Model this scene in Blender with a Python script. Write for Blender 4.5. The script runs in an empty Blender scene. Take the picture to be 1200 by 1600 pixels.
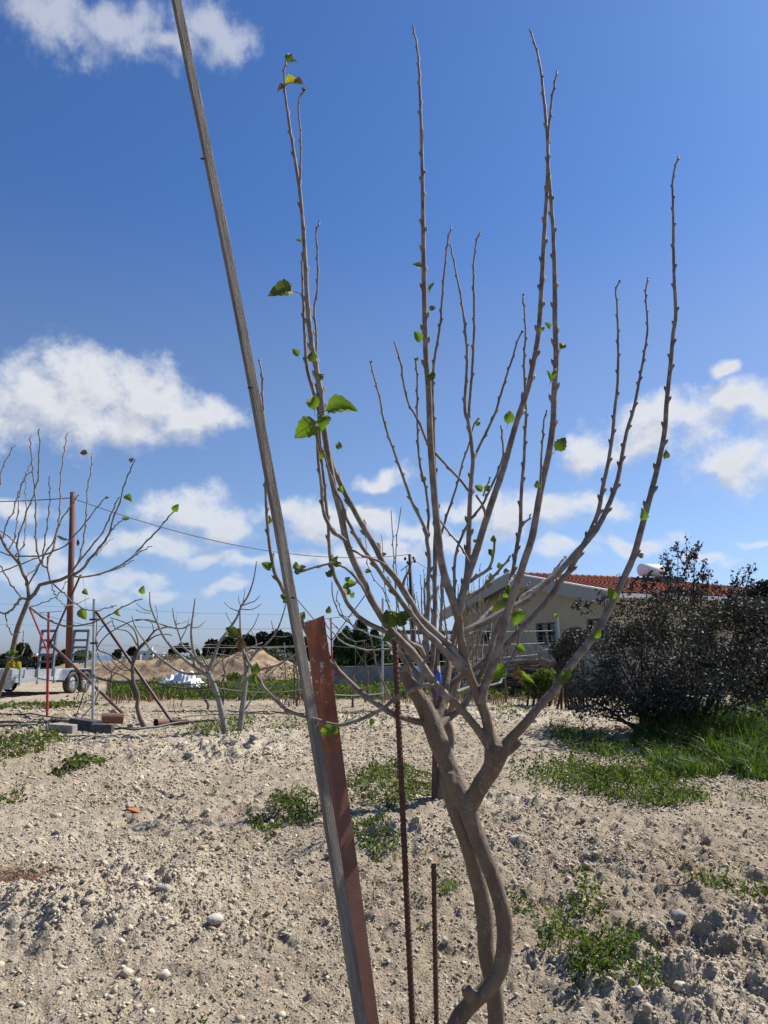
import bpy, math, random
import numpy as np
from mathutils import Vector, Matrix

rad = math.radians
SC = bpy.context.scene
COL = SC.collection
R = random.Random(7)
NR = np.random.default_rng(11)

# ------------------------------------------------------------------ camera
PITCH = rad(10.5); FPX = 1209.0; CAMZ = 1.5
cd = bpy.data.cameras.new('camera'); cam = bpy.data.objects.new('camera', cd); COL.objects.link(cam)
cam.location = (0, 0, CAMZ); cam.rotation_euler = (rad(90) + PITCH, 0, 0)
cd.sensor_fit = 'VERTICAL'; cd.sensor_height = 36; cd.lens = 36 * FPX / 1600
cd.clip_start = 0.05; cd.clip_end = 60000
SC.camera = cam
SC.render.resolution_x = 768; SC.render.resolution_y = 1024
SC.view_settings.view_transform = 'Standard'; SC.view_settings.look = 'None'
SC.view_settings.exposure = 0.7; SC.view_settings.gamma = 1

SUN_AZ = rad(59); SUN_EL = rad(47)
sund = bpy.data.lights.new('sun', 'SUN'); sund.energy = 5.0; sund.angle = rad(0.53); sund.color = (1, 0.955, 0.88)
sun = bpy.data.objects.new('sun', sund); COL.objects.link(sun)
SDIR = Vector((math.sin(SUN_AZ) * math.cos(SUN_EL), math.cos(SUN_AZ) * math.cos(SUN_EL), math.sin(SUN_EL)))
sun.rotation_euler = SDIR.to_track_quat('Z', 'Y').to_euler()

def ray(px, py):
    u = (px - 600) / FPX; v = (800 - py) / FPX
    return np.array([u, math.cos(PITCH) - math.sin(PITCH) * v, math.sin(PITCH) + math.cos(PITCH) * v])
def P(px, py, d):
    r = ray(px, py); r = r * (d / r[1]); return np.array([r[0], r[1], r[2] + CAMZ])
def azel(px, py):
    r = ray(px, py); return math.atan2(r[0], r[1]), math.atan2(r[2], math.hypot(r[0], r[1]))

# ------------------------------------------------------------------ world: sky and clouds
W = bpy.data.worlds.new('World'); SC.world = W; W.use_nodes = True
nt = W.node_tree; nt.nodes.clear()
def N(nt, typ, **k):
    n = nt.nodes.new(typ)
    for a, b in k.items(): setattr(n, a, b)
    return n
def M_(nt, op, a, b=None, c=None, clamp=False):
    n = N(nt, 'ShaderNodeMath', operation=op, use_clamp=clamp)
    for i, x in enumerate((a, b, c)):
        if x is None: continue
        if isinstance(x, (int, float)): n.inputs[i].default_value = x
        else: nt.links.new(x, n.inputs[i])
    return n.outputs[0]
def VM(nt, op, a, b=None, sc=None):
    n = N(nt, 'ShaderNodeVectorMath', operation=op)
    for i, x in enumerate((a, b)):
        if x is None: continue
        if isinstance(x, (tuple, list)): n.inputs[i].default_value = x
        else: nt.links.new(x, n.inputs[i])
    if sc is not None: n.inputs['Scale'].default_value = sc
    return n
def noise(nt, vec, scale, detail=4, rough=.55, dist=0., dim='3D'):
    n = N(nt, 'ShaderNodeTexNoise', noise_dimensions=dim)
    n.inputs['Scale'].default_value = scale; n.inputs['Detail'].default_value = detail
    n.inputs['Roughness'].default_value = rough; n.inputs['Distortion'].default_value = dist
    nt.links.new(vec, n.inputs['Vector']); return n.outputs['Fac']
def mapr(nt, x, a, b, c=0., d=1., smooth=True):
    n = N(nt, 'ShaderNodeMapRange', interpolation_type='SMOOTHSTEP' if smooth else 'LINEAR')
    nt.links.new(x, n.inputs[0])
    for i, v in zip((1, 2, 3, 4), (a, b, c, d)): n.inputs[i].default_value = v
    return n.outputs[0]
def mixc(nt, f, a, b, typ='MIX'):
    n = N(nt, 'ShaderNodeMix', data_type='RGBA', blend_type=typ)
    if isinstance(f, (int, float)): n.inputs[0].default_value = f
    else: nt.links.new(f, n.inputs[0])
    for i, x in ((6, a), (7, b)):
        if isinstance(x, (tuple, list)): n.inputs[i].default_value = (*x[:3], 1)
        else: nt.links.new(x, n.inputs[i])
    return n.outputs[2]

CLOUDS = [  # px, py, rx, ry : lobes of the cumulus clouds, by their direction
 (60,625,135,62),(150,598,105,56),(215,620,70,44),(255,628,50,30),(200,655,120,34),(290,650,75,26),(335,638,36,22),(-60,640,130,60),
 (95,45,90,58),(180,30,80,40),(330,50,70,42),(250,75,90,26),
 (1060,650,92,42),(1000,690,80,34),(935,712,52,26),(1150,628,80,34),(1230,640,80,50),(1140,728,78,34),(1230,720,90,46),(1140,573,20,12),
 (300,800,85,32),(250,850,75,28),(350,815,50,30),(200,845,50,26),(358,917,32,11),(500,815,70,30),(575,820,60,28),(590,745,45,13),(530,800,60,18),
 (855,800,85,34),(790,812,60,26),(700,840,60,22),(930,790,50,18),(150,930,62,20),(110,905,60,26),(250,925,40,10),(30,905,60,22),
 (620,860,50,20),(1100,870,60,9),(1000,840,60,16),(1180,845,40,8),(480,875,60,16),
 (450,792,60,24),(400,882,50,14),(560,868,60,18),(640,828,50,20),(740,790,50,20),(20,800,60,16),(330,868,60,12),(70,862,60,18),(880,860,60,14),(200,905,60,14),
]
g = bpy.data.node_groups.new('cloud_density', 'ShaderNodeTree')
g.interface.new_socket('Vector', in_out='INPUT', socket_type='NodeSocketVector')
g.interface.new_socket('Value', in_out='OUTPUT', socket_type='NodeSocketFloat')
gi = N(g, 'NodeGroupInput'); go = N(g, 'NodeGroupOutput')
warp = N(g, 'ShaderNodeTexNoise'); warp.inputs['Scale'].default_value = 14; warp.inputs['Detail'].default_value = 2
g.links.new(gi.outputs[0], warp.inputs['Vector'])
wv = VM(g, 'SUBTRACT', warp.outputs['Color'], (.5, .5, .5)).outputs[0]
wv = VM(g, 'SCALE', wv, sc=.07).outputs[0]
vec = VM(g, 'ADD', gi.outputs[0], wv).outputs[0]
acc = None
for (cx, cy, rx, ry) in CLOUDS:
    a, e = azel(cx, cy); a2, _ = azel(cx + rx, cy); _, e2 = azel(cx, cy - ry)
    d = VM(g, 'SUBTRACT', vec, (a, e, 0)).outputs[0]
    d = VM(g, 'MULTIPLY', d, (1 / max(1e-4, abs(a2 - a)), 1 / max(1e-4, abs(e2 - e)), 0)).outputs[0]
    l = VM(g, 'LENGTH', d).outputs['Value']
    v = M_(g, 'SUBTRACT', 1.0, l)
    acc = v if acc is None else M_(g, 'SMOOTH_MAX', acc, v, .25)
n1 = noise(g, gi.outputs[0], 22, 9, .64); n2 = noise(g, gi.outputs[0], 7, 5, .6)
f = M_(g, 'ADD', acc, M_(g, 'MULTIPLY', M_(g, 'SUBTRACT', n1, .5), 2.6))
# clouds of the same kind go on round the rest of the sky
sp = N(g, 'ShaderNodeSeparateXYZ'); g.links.new(gi.outputs[0], sp.inputs[0])
out_az = mapr(g, M_(g, 'ABSOLUTE', sp.outputs[0]), .46, .62)
out_el = mapr(g, sp.outputs[1], .75, .95)
outm = M_(g, 'MAXIMUM', out_az, out_el)
gen = M_(g, 'ADD', M_(g, 'MULTIPLY', M_(g, 'SUBTRACT', n2, .63), 5.), M_(g, 'MULTIPLY', M_(g, 'SUBTRACT', n1, .5), 1.2))
gen = M_(g, 'SUBTRACT', gen, M_(g, 'MULTIPLY', M_(g, 'SUBTRACT', 1.0, outm), 6.))
f = M_(g, 'MAXIMUM', f, gen)
g.links.new(f, go.inputs[0])

geo = N(nt, 'ShaderNodeTexCoord')
sx = N(nt, 'ShaderNodeSeparateXYZ'); nt.links.new(geo.outputs['Generated'], sx.inputs[0])
az = M_(nt, 'ARCTAN2', sx.outputs[0], sx.outputs[1])
el = M_(nt, 'ARCSINE', sx.outputs[2])
cb = N(nt, 'ShaderNodeCombineXYZ'); nt.links.new(az, cb.inputs[0]); nt.links.new(el, cb.inputs[1])
def grp(v):
    n = N(nt, 'ShaderNodeGroup'); n.node_tree = g; nt.links.new(v, n.inputs[0]); return n.outputs[0]
D0 = grp(cb.outputs[0])
D1 = grp(VM(nt, 'ADD', cb.outputs[0], (.012, .022, 0)).outputs[0])
cov = mapr(nt, D0, -.40, .85)
soft = mapr(nt, el, .38, .62, 1.0, .62)                    # high thin cloud is wispier
cov = M_(nt, 'MULTIPLY', cov, soft)
hz = mapr(nt, el, 0.0, .22, .5, 1.0)
cov = M_(nt, 'MULTIPLY', cov, hz)
lit = mapr(nt, M_(nt, 'SUBTRACT', D0, D1), -.75, .38, 0., 1.)
thick = mapr(nt, D0, .1, 1.1, 0., .75)
lit = M_(nt, 'SUBTRACT', lit, M_(nt, 'MULTIPLY', thick, .6), clamp=True)
ccol = mixc(nt, lit, (5.7, 6.1, 6.9), (8.4, 8.6, 8.9))
sky = N(nt, 'ShaderNodeTexSky', sky_type='NISHITA', sun_disc=False)
sky.sun_elevation = SUN_EL; sky.sun_rotation = SUN_AZ; sky.air_density = 1.0; sky.dust_density = .6; sky.ozone_density = 2.2; sky.altitude = 60
gain = mixc(nt, mapr(nt, el, .0, .2), (.74, .89, 1.40), (.86, .98, 1.22))
gain = mixc(nt, mapr(nt, el, .34, .58), gain, (.56, .87, 1.32))
skyg = mixc(nt, 1.0, sky.outputs[0], gain, 'MULTIPLY')
skyc = mixc(nt, cov, skyg, ccol)
bg = N(nt, 'ShaderNodeBackground'); bg.inputs['Strength'].default_value = .0615
nt.links.new(skyc, bg.inputs['Color'])
wo = N(nt, 'ShaderNodeOutputWorld'); nt.links.new(bg.outputs[0], wo.inputs['Surface'])

# ------------------------------------------------------------------ helpers
def tag(o, label=None, cat=None, group=None, kind=None):
    if label: o['label'] = label
    if cat: o['category'] = cat
    if group: o['group'] = group
    if kind: o['kind'] = kind
    return o
def empty(name, loc, label=None, cat=None, group=None):
    o = bpy.data.objects.new(name, None); COL.objects.link(o); o.location = tuple(float(v) for v in loc); o.empty_display_size = .1
    bpy.context.view_layer.update()
    return tag(o, label, cat, group)
def mesh(name, V, F, mat, smooth=False, tint=None):
    """F: (n,k) array or list of tuples"""
    me = bpy.data.meshes.new(name)
    V = np.asarray(V, dtype=np.float32)
    if isinstance(F, np.ndarray):
        k = F.shape[1]; n = len(F)
        me.vertices.add(len(V)); me.vertices.foreach_set('co', V.ravel())
        me.loops.add(n * k); me.loops.foreach_set('vertex_index', F.astype(np.int32).ravel())
        me.polygons.add(n); me.polygons.foreach_set('loop_start', np.arange(0, n * k, k, dtype=np.int32))
        me.polygons.foreach_set('loop_total', np.full(n, k, dtype=np.int32))
        me.update(calc_edges=True)
    else:
        me.from_pydata([tuple(v) for v in V.tolist()], [], F); me.update()
    if smooth: me.polygons.foreach_set('use_smooth', np.ones(len(me.polygons), dtype=bool))
    if tint is not None:
        a = me.attributes.new('tint', 'FLOAT', 'POINT'); a.data.foreach_set('value', np.asarray(tint, dtype=np.float32))
    if mat: me.materials.append(mat)
    return me
def obj(name, me, parent=None, world=True):
    o = bpy.data.objects.new(name, me); COL.objects.link(o)
    if parent:
        o.parent = parent
        if world: o.matrix_parent_inverse = parent.matrix_world.inverted()
    return o
class MB:
    def __init__(s): s.v = []; s.f = []; s.t = []; s.n = 0
    def add(s, V, F, t=0.5):
        s.v.append(np.asarray(V, float)); s.f += [tuple(i + s.n for i in f) for f in F]
        s.t.append(np.full(len(V), t) if np.isscalar(t) else np.asarray(t)); s.n += len(V); return s
    def box(s, c, size, rz=0, rx=0, ry=0, t=.5, jit=0):
        x, y, z = [a / 2 for a in size]
        V = np.array([(i * x, j * y, k * z) for i in (-1, 1) for j in (-1, 1) for k in (-1, 1)])
        if jit: V = V + NR.uniform(-jit, jit, V.shape)
        Rm = np.array(Matrix.Rotation(rz, 3, 'Z') @ Matrix.Rotation(ry, 3, 'Y') @ Matrix.Rotation(rx, 3, 'X'))
        V = V @ Rm.T + np.array(c)
        return s.add(V, [(0, 1, 3, 2), (4, 6, 7, 5), (0, 4, 5, 1), (2, 3, 7, 6), (0, 2, 6, 4), (1, 5, 7, 3)], t)
    def tube(s, pts, radii, n=8, res=0, caps=True, t=None, cap_round=False, lump=0):
        V, F, T = tube_geo(pts, radii, n, res, caps, lump); return s.add(V, F, T if t is None else t)
    def build(s, name, mat, parent=None, smooth=False, world=True):
        V = np.concatenate(s.v); T = np.concatenate(s.t)
        me = mesh(name, V, s.f, mat, smooth, T); return obj(name, me, parent, world)
def resample(pts, radii, res):
    pts = np.asarray(pts, float); radii = np.asarray(radii, float)
    if res <= 0 or len(pts) < 3:
        return pts, radii
    p = np.vstack([2 * pts[0] - pts[1], pts, 2 * pts[-1] - pts[-2]]); out = []; ro = []
    for i in range(len(pts) - 1):
        a, b, c, d = p[i:i + 4]
        L = np.linalg.norm(c - b); k = max(1, int(round(L / res)))
        for j in range(k):
            t = j / k
            out.append(.5 * (2 * b + (c - a) * t + (2 * a - 5 * b + 4 * c - d) * t * t + (3 * b - a - 3 * c + d) * t ** 3))
            ro.append(radii[i] * (1 - t) + radii[i + 1] * t)
    out.append(pts[-1]); ro.append(radii[-1])
    return np.array(out), np.array(ro)
def frames(pts):
    T = np.gradient(pts, axis=0); T /= np.linalg.norm(T, axis=1)[:, None] + 1e-12
    up = np.array([0, 0, 1.]) if abs(T[0][2]) < .9 else np.array([0, 1., 0])
    n = np.cross(T[0], up); n /= np.linalg.norm(n); A = [n]
    for i in range(1, len(pts)):
        n = A[-1] - T[i] * np.dot(A[-1], T[i]); n /= np.linalg.norm(n) + 1e-12; A.append(n)
    A = np.array(A); B = np.cross(T, A); return T, A, B
def tube_geo(pts, radii, n=8, res=0, caps=True, lump=0):
    pts, radii = resample(pts, radii, res)
    T, A, B = frames(pts); m = len(pts)
    th = np.linspace(0, 2 * np.pi, n, endpoint=False)
    r = radii[:, None] * np.ones(n)[None]
    if lump: r = r * (1 + lump * NR.uniform(-1, 1, r.shape))
    V = pts[:, None] + r[..., None] * (np.cos(th)[None, :, None] * A[:, None] + np.sin(th)[None, :, None] * B[:, None])
    V = V.reshape(-1, 3)
    F = [(i * n + j, i * n + (j + 1) % n, (i + 1) * n + (j + 1) % n, (i + 1) * n + j) for i in range(m - 1) for j in range(n)]
    Tn = np.repeat(np.linspace(0, 1, m), n)
    if caps:
        F.append(tuple(range(n - 1, -1, -1))); F.append(tuple(range((m - 1) * n, m * n)))
    return V, F, Tn

# ------------------------------------------------------------------ materials
MATS = {}
def material(name, col, rough=.8, spec=.3, metal=0., col2=None, nscale=8., stretch=(1, 1, 1), bump=0., bscale=60., col3=None, tint=0., translucent=0., coords='Object', contrast=(.35, .65)):
    m = bpy.data.materials.new(name); m.use_nodes = True; t = m.node_tree; b = t.nodes['Principled BSDF']
    b.inputs['Roughness'].default_value = rough; b.inputs['Metallic'].default_value = metal
    b.inputs['Specular IOR Level'].default_value = spec
    tc = N(t, 'ShaderNodeTexCoord'); mp = N(t, 'ShaderNodeMapping'); mp.inputs['Scale'].default_value = stretch
    t.links.new(tc.outputs[coords], mp.inputs[0]); v = mp.outputs[0]
    c = None
    if col2:
        c = mixc(t, mapr(t, noise(t, v, nscale, 6, .6), *contrast), col, col2)
    if col3:
        c = mixc(t, mapr(t, noise(t, v, nscale * 3.7, 5, .65), .56, .68), c if c is not None else col, col3)
    if tint:
        at = N(t, 'ShaderNodeAttribute', attribute_name='tint')
        k = mapr(t, at.outputs['Fac'], 0, 1, 1 - tint, 1 + tint, False)
        cc = N(t, 'ShaderNodeCombineColor')
        for i in range(3): t.links.new(k, cc.inputs[i])
        c = mixc(t, 1.0, c if c is not None else col, cc.outputs[0], 'MULTIPLY')
    if c is not None: t.links.new(c, b.inputs['Base Color'])
    else: b.inputs['Base Color'].default_value = (*col, 1)
    if bump:
        bn = N(t, 'ShaderNodeBump'); bn.inputs['Strength'].default_value = bump; bn.inputs['Distance'].default_value = 1.0 / bscale * .6
        t.links.new(noise(t, v, bscale, 4, .6), bn.inputs['Height']); t.links.new(bn.outputs[0], b.inputs['Normal'])
    if translucent:
        tr = N(t, 'ShaderNodeBsdfTranslucent'); mx = N(t, 'ShaderNodeMixShader'); mx.inputs[0].default_value = translucent
        tcol = mixc(t, 1.0, c if c is not None else col, (1.5, 1.9, .7), 'MULTIPLY')
        t.links.new(tcol, tr.inputs['Color'])
        t.links.new(b.outputs[0], mx.inputs[1]); t.links.new(tr.outputs[0], mx.inputs[2])
        t.links.new(mx.outputs[0], t.nodes['Material Output'].inputs['Surface'])
    MATS[name] = m; return m

bark = material('mulberry_bark', (.185, .142, .100), .8, .2, col2=(.115, .085, .060), nscale=22, stretch=(1, 1, .45), bump=.85, bscale=170, col3=(.20, .175, .145), contrast=(.3, .7))
shootb = material('shoot_bark', (.24, .205, .172), .7, .25, col2=(.12, .095, .075), nscale=30, bump=.4, bscale=400)
def lenticels(m, scale, pale):
    t = m.node_tree; b = t.nodes['Principled BSDF']; tc = N(t, 'ShaderNodeTexCoord'); mp = N(t, 'ShaderNodeMapping'); mp.inputs['Scale'].default_value = (1, 1, 2.2)
    t.links.new(tc.outputs['Object'], mp.inputs[0]); vo = N(t, 'ShaderNodeTexVoronoi'); vo.inputs['Scale'].default_value = scale; t.links.new(mp.outputs[0], vo.inputs['Vector'])
    src = b.inputs['Base Color'].links[0].from_socket; k = mapr(t, vo.outputs['Distance'], .10, .22, .9, 0.)
    big = mapr(t, noise(t, tc.outputs['Object'], 7, 3, .5), .42, .62, .25, 1.)
    t.links.new(mixc(t, M_(t, 'MULTIPLY', k, big), src, pale), b.inputs['Base Color'])
lenticels(bark, 62, (.30, .27, .235)); lenticels(shootb, 150, (.26, .24, .21))
cutwood = material('cut_wood', (.16, .10, .06), .9, .1, col2=(.08, .05, .03), nscale=60)
budm = material('bud_scale', (.10, .065, .04), .7, .3, col2=(.16, .12, .07), nscale=90)
figlitbark = material('fig_and_lit_bark', (.25, .24, .22), .85, .2, col2=(.15, .14, .125), nscale=9, bump=.4, bscale=60, col3=(.34, .33, .305))  # bark of the figs; also paints sunlight onto front mulberry strands
vinebark = material('vine_bark', (.17, .14, .115), .95, .1, col2=(.10, .08, .065), nscale=14, stretch=(1, 1, .3), bump=.8, bscale=70)
leafg = material('young_leaf', (.075, .115, .012), .45, .4, col2=(.13, .17, .025), nscale=40, translucent=.45, bump=.5, bscale=160)
leafd = material('dark_leaf', (.05, .07, .015), .45, .4, col2=(.10, .12, .022), nscale=50, translucent=.28, col3=(.09, .05, .02), bump=.5, bscale=160)
leafy = material('yellow_brown_leaf', (.34, .27, .02), .55, .3, col2=(.10, .04, .02), nscale=45, translucent=.35, contrast=(.48, .6))
leafb = material('dry_brown_leaf', (.10, .06, .04), .8, .2, col2=(.16, .10, .06), nscale=60, translucent=.1)
wood = material('weathered_wood', (.30, .275, .24), .85, .2, col2=(.17, .15, .13), nscale=5, stretch=(14, 14, 1.0), bump=.8, bscale=26, col3=(.27, .25, .22))
knot = material('wood_knot', (.05, .04, .03), .9, .1)
rust = material('rusted_steel', (.19, .092, .066), .75, .3, col2=(.14, .070, .052), nscale=14, bump=.4, bscale=220, contrast=(.3, .7))
rustp = material('rust_with_old_primer', (.27, .085, .035), .7, .3, col2=(.16, .06, .04), nscale=12, bump=.5, bscale=200, col3=(.45, .40, .36))
rebarm = material('rebar_rust', (.10, .05, .032), .8, .25, col2=(.065, .035, .025), nscale=30, bump=.3, bscale=300)
galv = material('galvanised_steel', (.42, .44, .46), .5, .5, .55, col2=(.33, .35, .37), nscale=12)
galvdk = material('galvanised_steel_dull', (.19, .21, .23), .6, .4, .3, col2=(.14, .155, .17), nscale=10)
redp = material('red_paint', (.42, .045, .05), .55, .4, col2=(.30, .04, .04), nscale=9)
brownp = material('brown_paint', (.10, .045, .04), .6, .35, col2=(.07, .035, .03), nscale=9)
polem = material('rusty_utility_pole', (.155, .06, .042), .75, .3, col2=(.11, .045, .035), nscale=2, stretch=(1, 1, .3))
darkm = material('dark_metal', (.025, .025, .028), .6, .3)
wirem = material('wire', (.16, .16, .16), .6, .4, .3)
cablem = material('black_cable', (.02, .02, .022), .6, .3)
hosem = material('black_hose', (.030, .030, .033), .5, .4, col2=(.09, .085, .075), nscale=7, contrast=(.45, .75))
wallm = material('render_wall', (.50, .42, .29), .9, .1, col2=(.44, .365, .245), nscale=.7, bump=.3, bscale=40)
fascm = material('fascia_paint', (.33, .325, .30), .7, .2)
whitem = material('white_paint', (.80, .80, .78), .5, .4)
tilem = material('roof_tile', (.26, .085, .048), .85, .12, col2=(.20, .065, .038), nscale=2.2, col3=(.30, .10, .06), tint=.12)
glassm = material('window_glass', (.015, .017, .02), .08, .6)
framem = material('window_frame', (.10, .09, .08), .6, .3)
innerm = material('dark_interior', (.05, .045, .04), .9, .1)
concm = material('concrete', (.30, .29, .27), .95, .1, col2=(.21, .2, .19), nscale=6, bump=.5, bscale=50)
blockm = material('dark_block', (.085, .088, .092), .9, .1, col2=(.055, .056, .06), nscale=8, bump=.5, bscale=60)
bagm = material('white_plastic', (.80, .80, .80), .45, .4, col2=(.66, .67, .70), nscale=4, translucent=0)
tirem = material('tyre_rubber', (.045, .045, .047), .85, .2, col2=(.09, .085, .075), nscale=8)
rimm = material('wheel_rim', (.50, .51, .53), .4, .5, .6)
bluem = material('blue_plastic', (.03, .09, .45), .5, .4)
cyanm = material('light_blue_plastic', (.10, .33, .62), .5, .4)
stonem = material('stone', (.47, .405, .305), .95, .1, col2=(.30, .25, .18), nscale=14, bump=.5, bscale=80, tint=.28)
palem = material('pale_stone', (.55, .50, .43), .9, .15, col2=(.40, .35, .29), nscale=18, bump=.5, bscale=90)
greyst = material('grey_stone', (.30, .28, .25), .9, .15, col2=(.22, .20, .18), nscale=18, bump=.5, bscale=90)
shard = material('terracotta', (.45, .13, .05), .9, .1, col2=(.32, .12, .06), nscale=20)
weedm = material('weed_green', (.045, .062, .014), .6, .2, col2=(.085, .10, .02), nscale=5, tint=.65, translucent=.35, col3=(.14, .12, .05))
grassm = material('grass_blade', (.040, .070, .013), .5, .25, col2=(.075, .10, .02), nscale=3, tint=.6, translucent=.35)
stalkm = material('dry_stalk', (.28, .21, .11), .8, .2, col2=(.18, .10, .06), nscale=6, tint=.3)
drym = material('dry_brown_litter', (.20, .085, .04), .9, .1, col2=(.12, .06, .035), nscale=6, tint=.4)
bushm = material('grey_bush_leaf', (.046, .043, .036), .6, .2, col2=(.078, .072, .064), nscale=3, tint=.5, translucent=.06)
bushd = material('dark_bush_leaf', (.014, .018, .010), .6, .25, col2=(.022, .028, .015), nscale=3, tint=.4, translucent=.06)
bushst = material('bush_stem', (.08, .06, .05), .9, .1)
farleaf = material('far_tree_leaf', (.016, .024, .011), .8, .1, col2=(.026, .036, .016), nscale=.6, tint=.45)
pineleaf = material('pine_needle_green', (.018, .045, .014), .8, .1, col2=(.03, .065, .02), nscale=.8, tint=.5)
olivem = material('scrub_leaf', (.10, .115, .07), .8, .1, col2=(.14, .15, .10), nscale=.8, tint=.35)
yflower = material('yellow_flower', (.80, .42, .02), .6, .2, translucent=.2)
timb = material('old_timber', (.20, .17, .14), .9, .1, col2=(.10, .085, .07), nscale=5, tint=.7)
hw = material('house_white', (.6, .6, .58), .9, .1, col2=(.6, .58, .54), nscale=.1)
hc = material('house_cream', (.55, .48, .36), .9, .1)
hr = material('far_red_roof', (.30, .11, .06), .9, .1)
hg = material('far_grey_roof', (.25, .26, .27), .8, .1)

# ------------------------------------------------------------------ terrain
def hashn(ix, iy, seed):
    h = (ix.astype(np.int64) * 374761393 + iy.astype(np.int64) * 668265263 + seed * 974711) & 0xffffffff
    h = ((h ^ (h >> 13)) * 1274126177) & 0xffffffff
    return ((h ^ (h >> 16)) & 0xffff) / 65535.0
def vn(x, y, seed=0):
    ix = np.floor(x); iy = np.floor(y); fx = x - ix; fy = y - iy
    fx = fx * fx * (3 - 2 * fx); fy = fy * fy * (3 - 2 * fy)
    a = hashn(ix, iy, seed); b = hashn(ix + 1, iy, seed); c = hashn(ix, iy + 1, seed); d = hashn(ix + 1, iy + 1, seed)
    return (a * (1 - fx) + b * fx) * (1 - fy) + (c * (1 - fx) + d * fx) * fy * 1.0
def fbm(x, y, o=4, seed=0):
    s = 0; a = .5; t = 0
    for i in range(o):
        s = s + a * vn(x * 2 ** i + 17.3 * i, y * 2 ** i - 9.1 * i, seed + i); t += a; a *= .5
    return s / t
def worley(x, y, seed):
    ix = np.floor(x); iy = np.floor(y); best = np.zeros_like(x)
    for dx in (-1, 0, 1):
        for dy in (-1, 0, 1):
            cx = ix + dx; cy = iy + dy
            px_ = cx + .1 + .8 * hashn(cx, cy, seed); py_ = cy + .1 + .8 * hashn(cx, cy, seed + 51); h = hashn(cx, cy, seed + 97)
            d2 = (x - px_) ** 2 + (y - py_) ** 2; rr0 = .30 + .55 * h
            best = np.maximum(best, np.sqrt(np.clip(1 - d2 / rr0 ** 2, 0, 1)) * (.25 + .75 * h) * (h > .28))
    return best
def sst(a, b, x):
    t = np.clip((x - a) / (b - a), 0, 1); return t * t * (3 - 2 * t)
def gauss(x, y, cx, cy, sx, sy): return np.exp(-((x - cx) / sx) ** 2 - ((y - cy) / sy) ** 2)
def base(x, y):
    r = np.hypot(x, y)
    return .35 * sst(3, 22, r) - 2.2 * sst(60, 220, r) - 17 * sst(200, 2500, r)
def gflat(px, py):   # ground point under a pixel, by marching the smooth ground
    r = ray(px, py); r = r / r[1]
    lo, hi = 1., 3000.
    for _ in range(60):
        m = (lo + hi) / 2; z = CAMZ + r[2] * m
        if z > float(base(np.array(r[0] * m), np.array(m))) : lo = m
        else: hi = m
    return r[0] * lo, lo
HEAPS = []   # x, y, sx, sy, height, roughness
def heap(px, py, sx, sy, h, ro): x, y = gflat(px, py); HEAPS.append((x, y, sx, sy, h, ro))
heap(120, 1450, .95, .45, .16, 1.); heap(250, 1400, .5, .3, .09, 1.)
heap(635, 1320, .55, .28, .13, 1.2); heap(770, 1262, .6, .25, .08, 1.)
heap(290, 1185, .9, .35, .12, 1.6); heap(360, 1175, .8, .3, .14, 1.2)
heap(1075, 1500, .28, .2, -.13, 1.5); heap(1010, 1470, .2, .12, -.08, 1.); heap(1130, 1470, .5, .25, .06, 1.5); heap(1120, 1570, .5, .3, .07, 1.6)
heap(980, 1520, .4, .25, .06, 1.3); heap(60, 1375, .35, .2, -.05, .5)
heap(820, 1120, 1.6, .8, .10, 1.2); heap(560, 1130, 1.8, .7, .10, 1.0); heap(450, 1150, 1.2, .5, .09, 1.0)
def mounds(x, y):
    z = .93 * sst(0, 1, gauss(x, y, -8.6, 34, 3.9, 2.0) * 1.6)
    z = z + .66 * sst(0, 1, gauss(x, y, -4.8, 32.5, 1.7, 1.8) * 1.3) * (1 - .5 * sst(0, 1, gauss(x, y, -8.6, 34, 3.9, 2.0)))
    z = z + .9 * gauss(x, y, -14, 40, 4, 2)
    return z * (1 + .42 * (fbm(x * 1.3, y * 1.3, 5, 5) - .5) + .10 * (vn(x * 4.3, y * 4.3, 3) - .5))
def gz(x, y):
    x = np.asarray(x, float); y = np.asarray(y, float); r = np.hypot(x, y)
    z = base(x, y) + mounds(x, y)
    k = 1 - .8 * sst(15, 40, r); k2 = 1 - sst(14, 30, r)
    rough = .75 + .9 * sst(.45, .75, fbm(x * .55 + 3, y * .55, 3, 31))
    hsum = 0
    for (cx, cy, sx, sy, h, ro) in HEAPS:
        gg = gauss(x, y, cx, cy, sx, sy); hsum = hsum + h * gg; rough = rough + ro * gg * .9
    z = z + hsum + .10 * (fbm(x * .5, y * .5, 3, 2) - .5) * k
    wx_ = x + .05 * (vn(x * 9, y * 9, 71) - .5); wy_ = y + .05 * (vn(x * 9, y * 9, 72) - .5); k3 = 1 - sst(7, 12, r)
    z = z + rough * k * (.045 * (fbm(x * 3.1, y * 3.1, 3, 9) - .5) + .020 * (vn(x * 11, y * 11, 4) ** 2 - .3) + k2 * .034 * (worley(wx_ * 7, wy_ * 7, 6) - .2) + k2 * .018 * worley(wx_ * 17, wy_ * 17, 7) + k3 * .011 * worley(wx_ * 38, wy_ * 38, 8))
    return z
def g0(x, y): return float(gz(np.array([x]), np.array([y]))[0])
def G(px, py):
    """ground point seen at a pixel"""
    x, y = gflat(px, py); return np.array([x, y, g0(x, y)])

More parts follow.
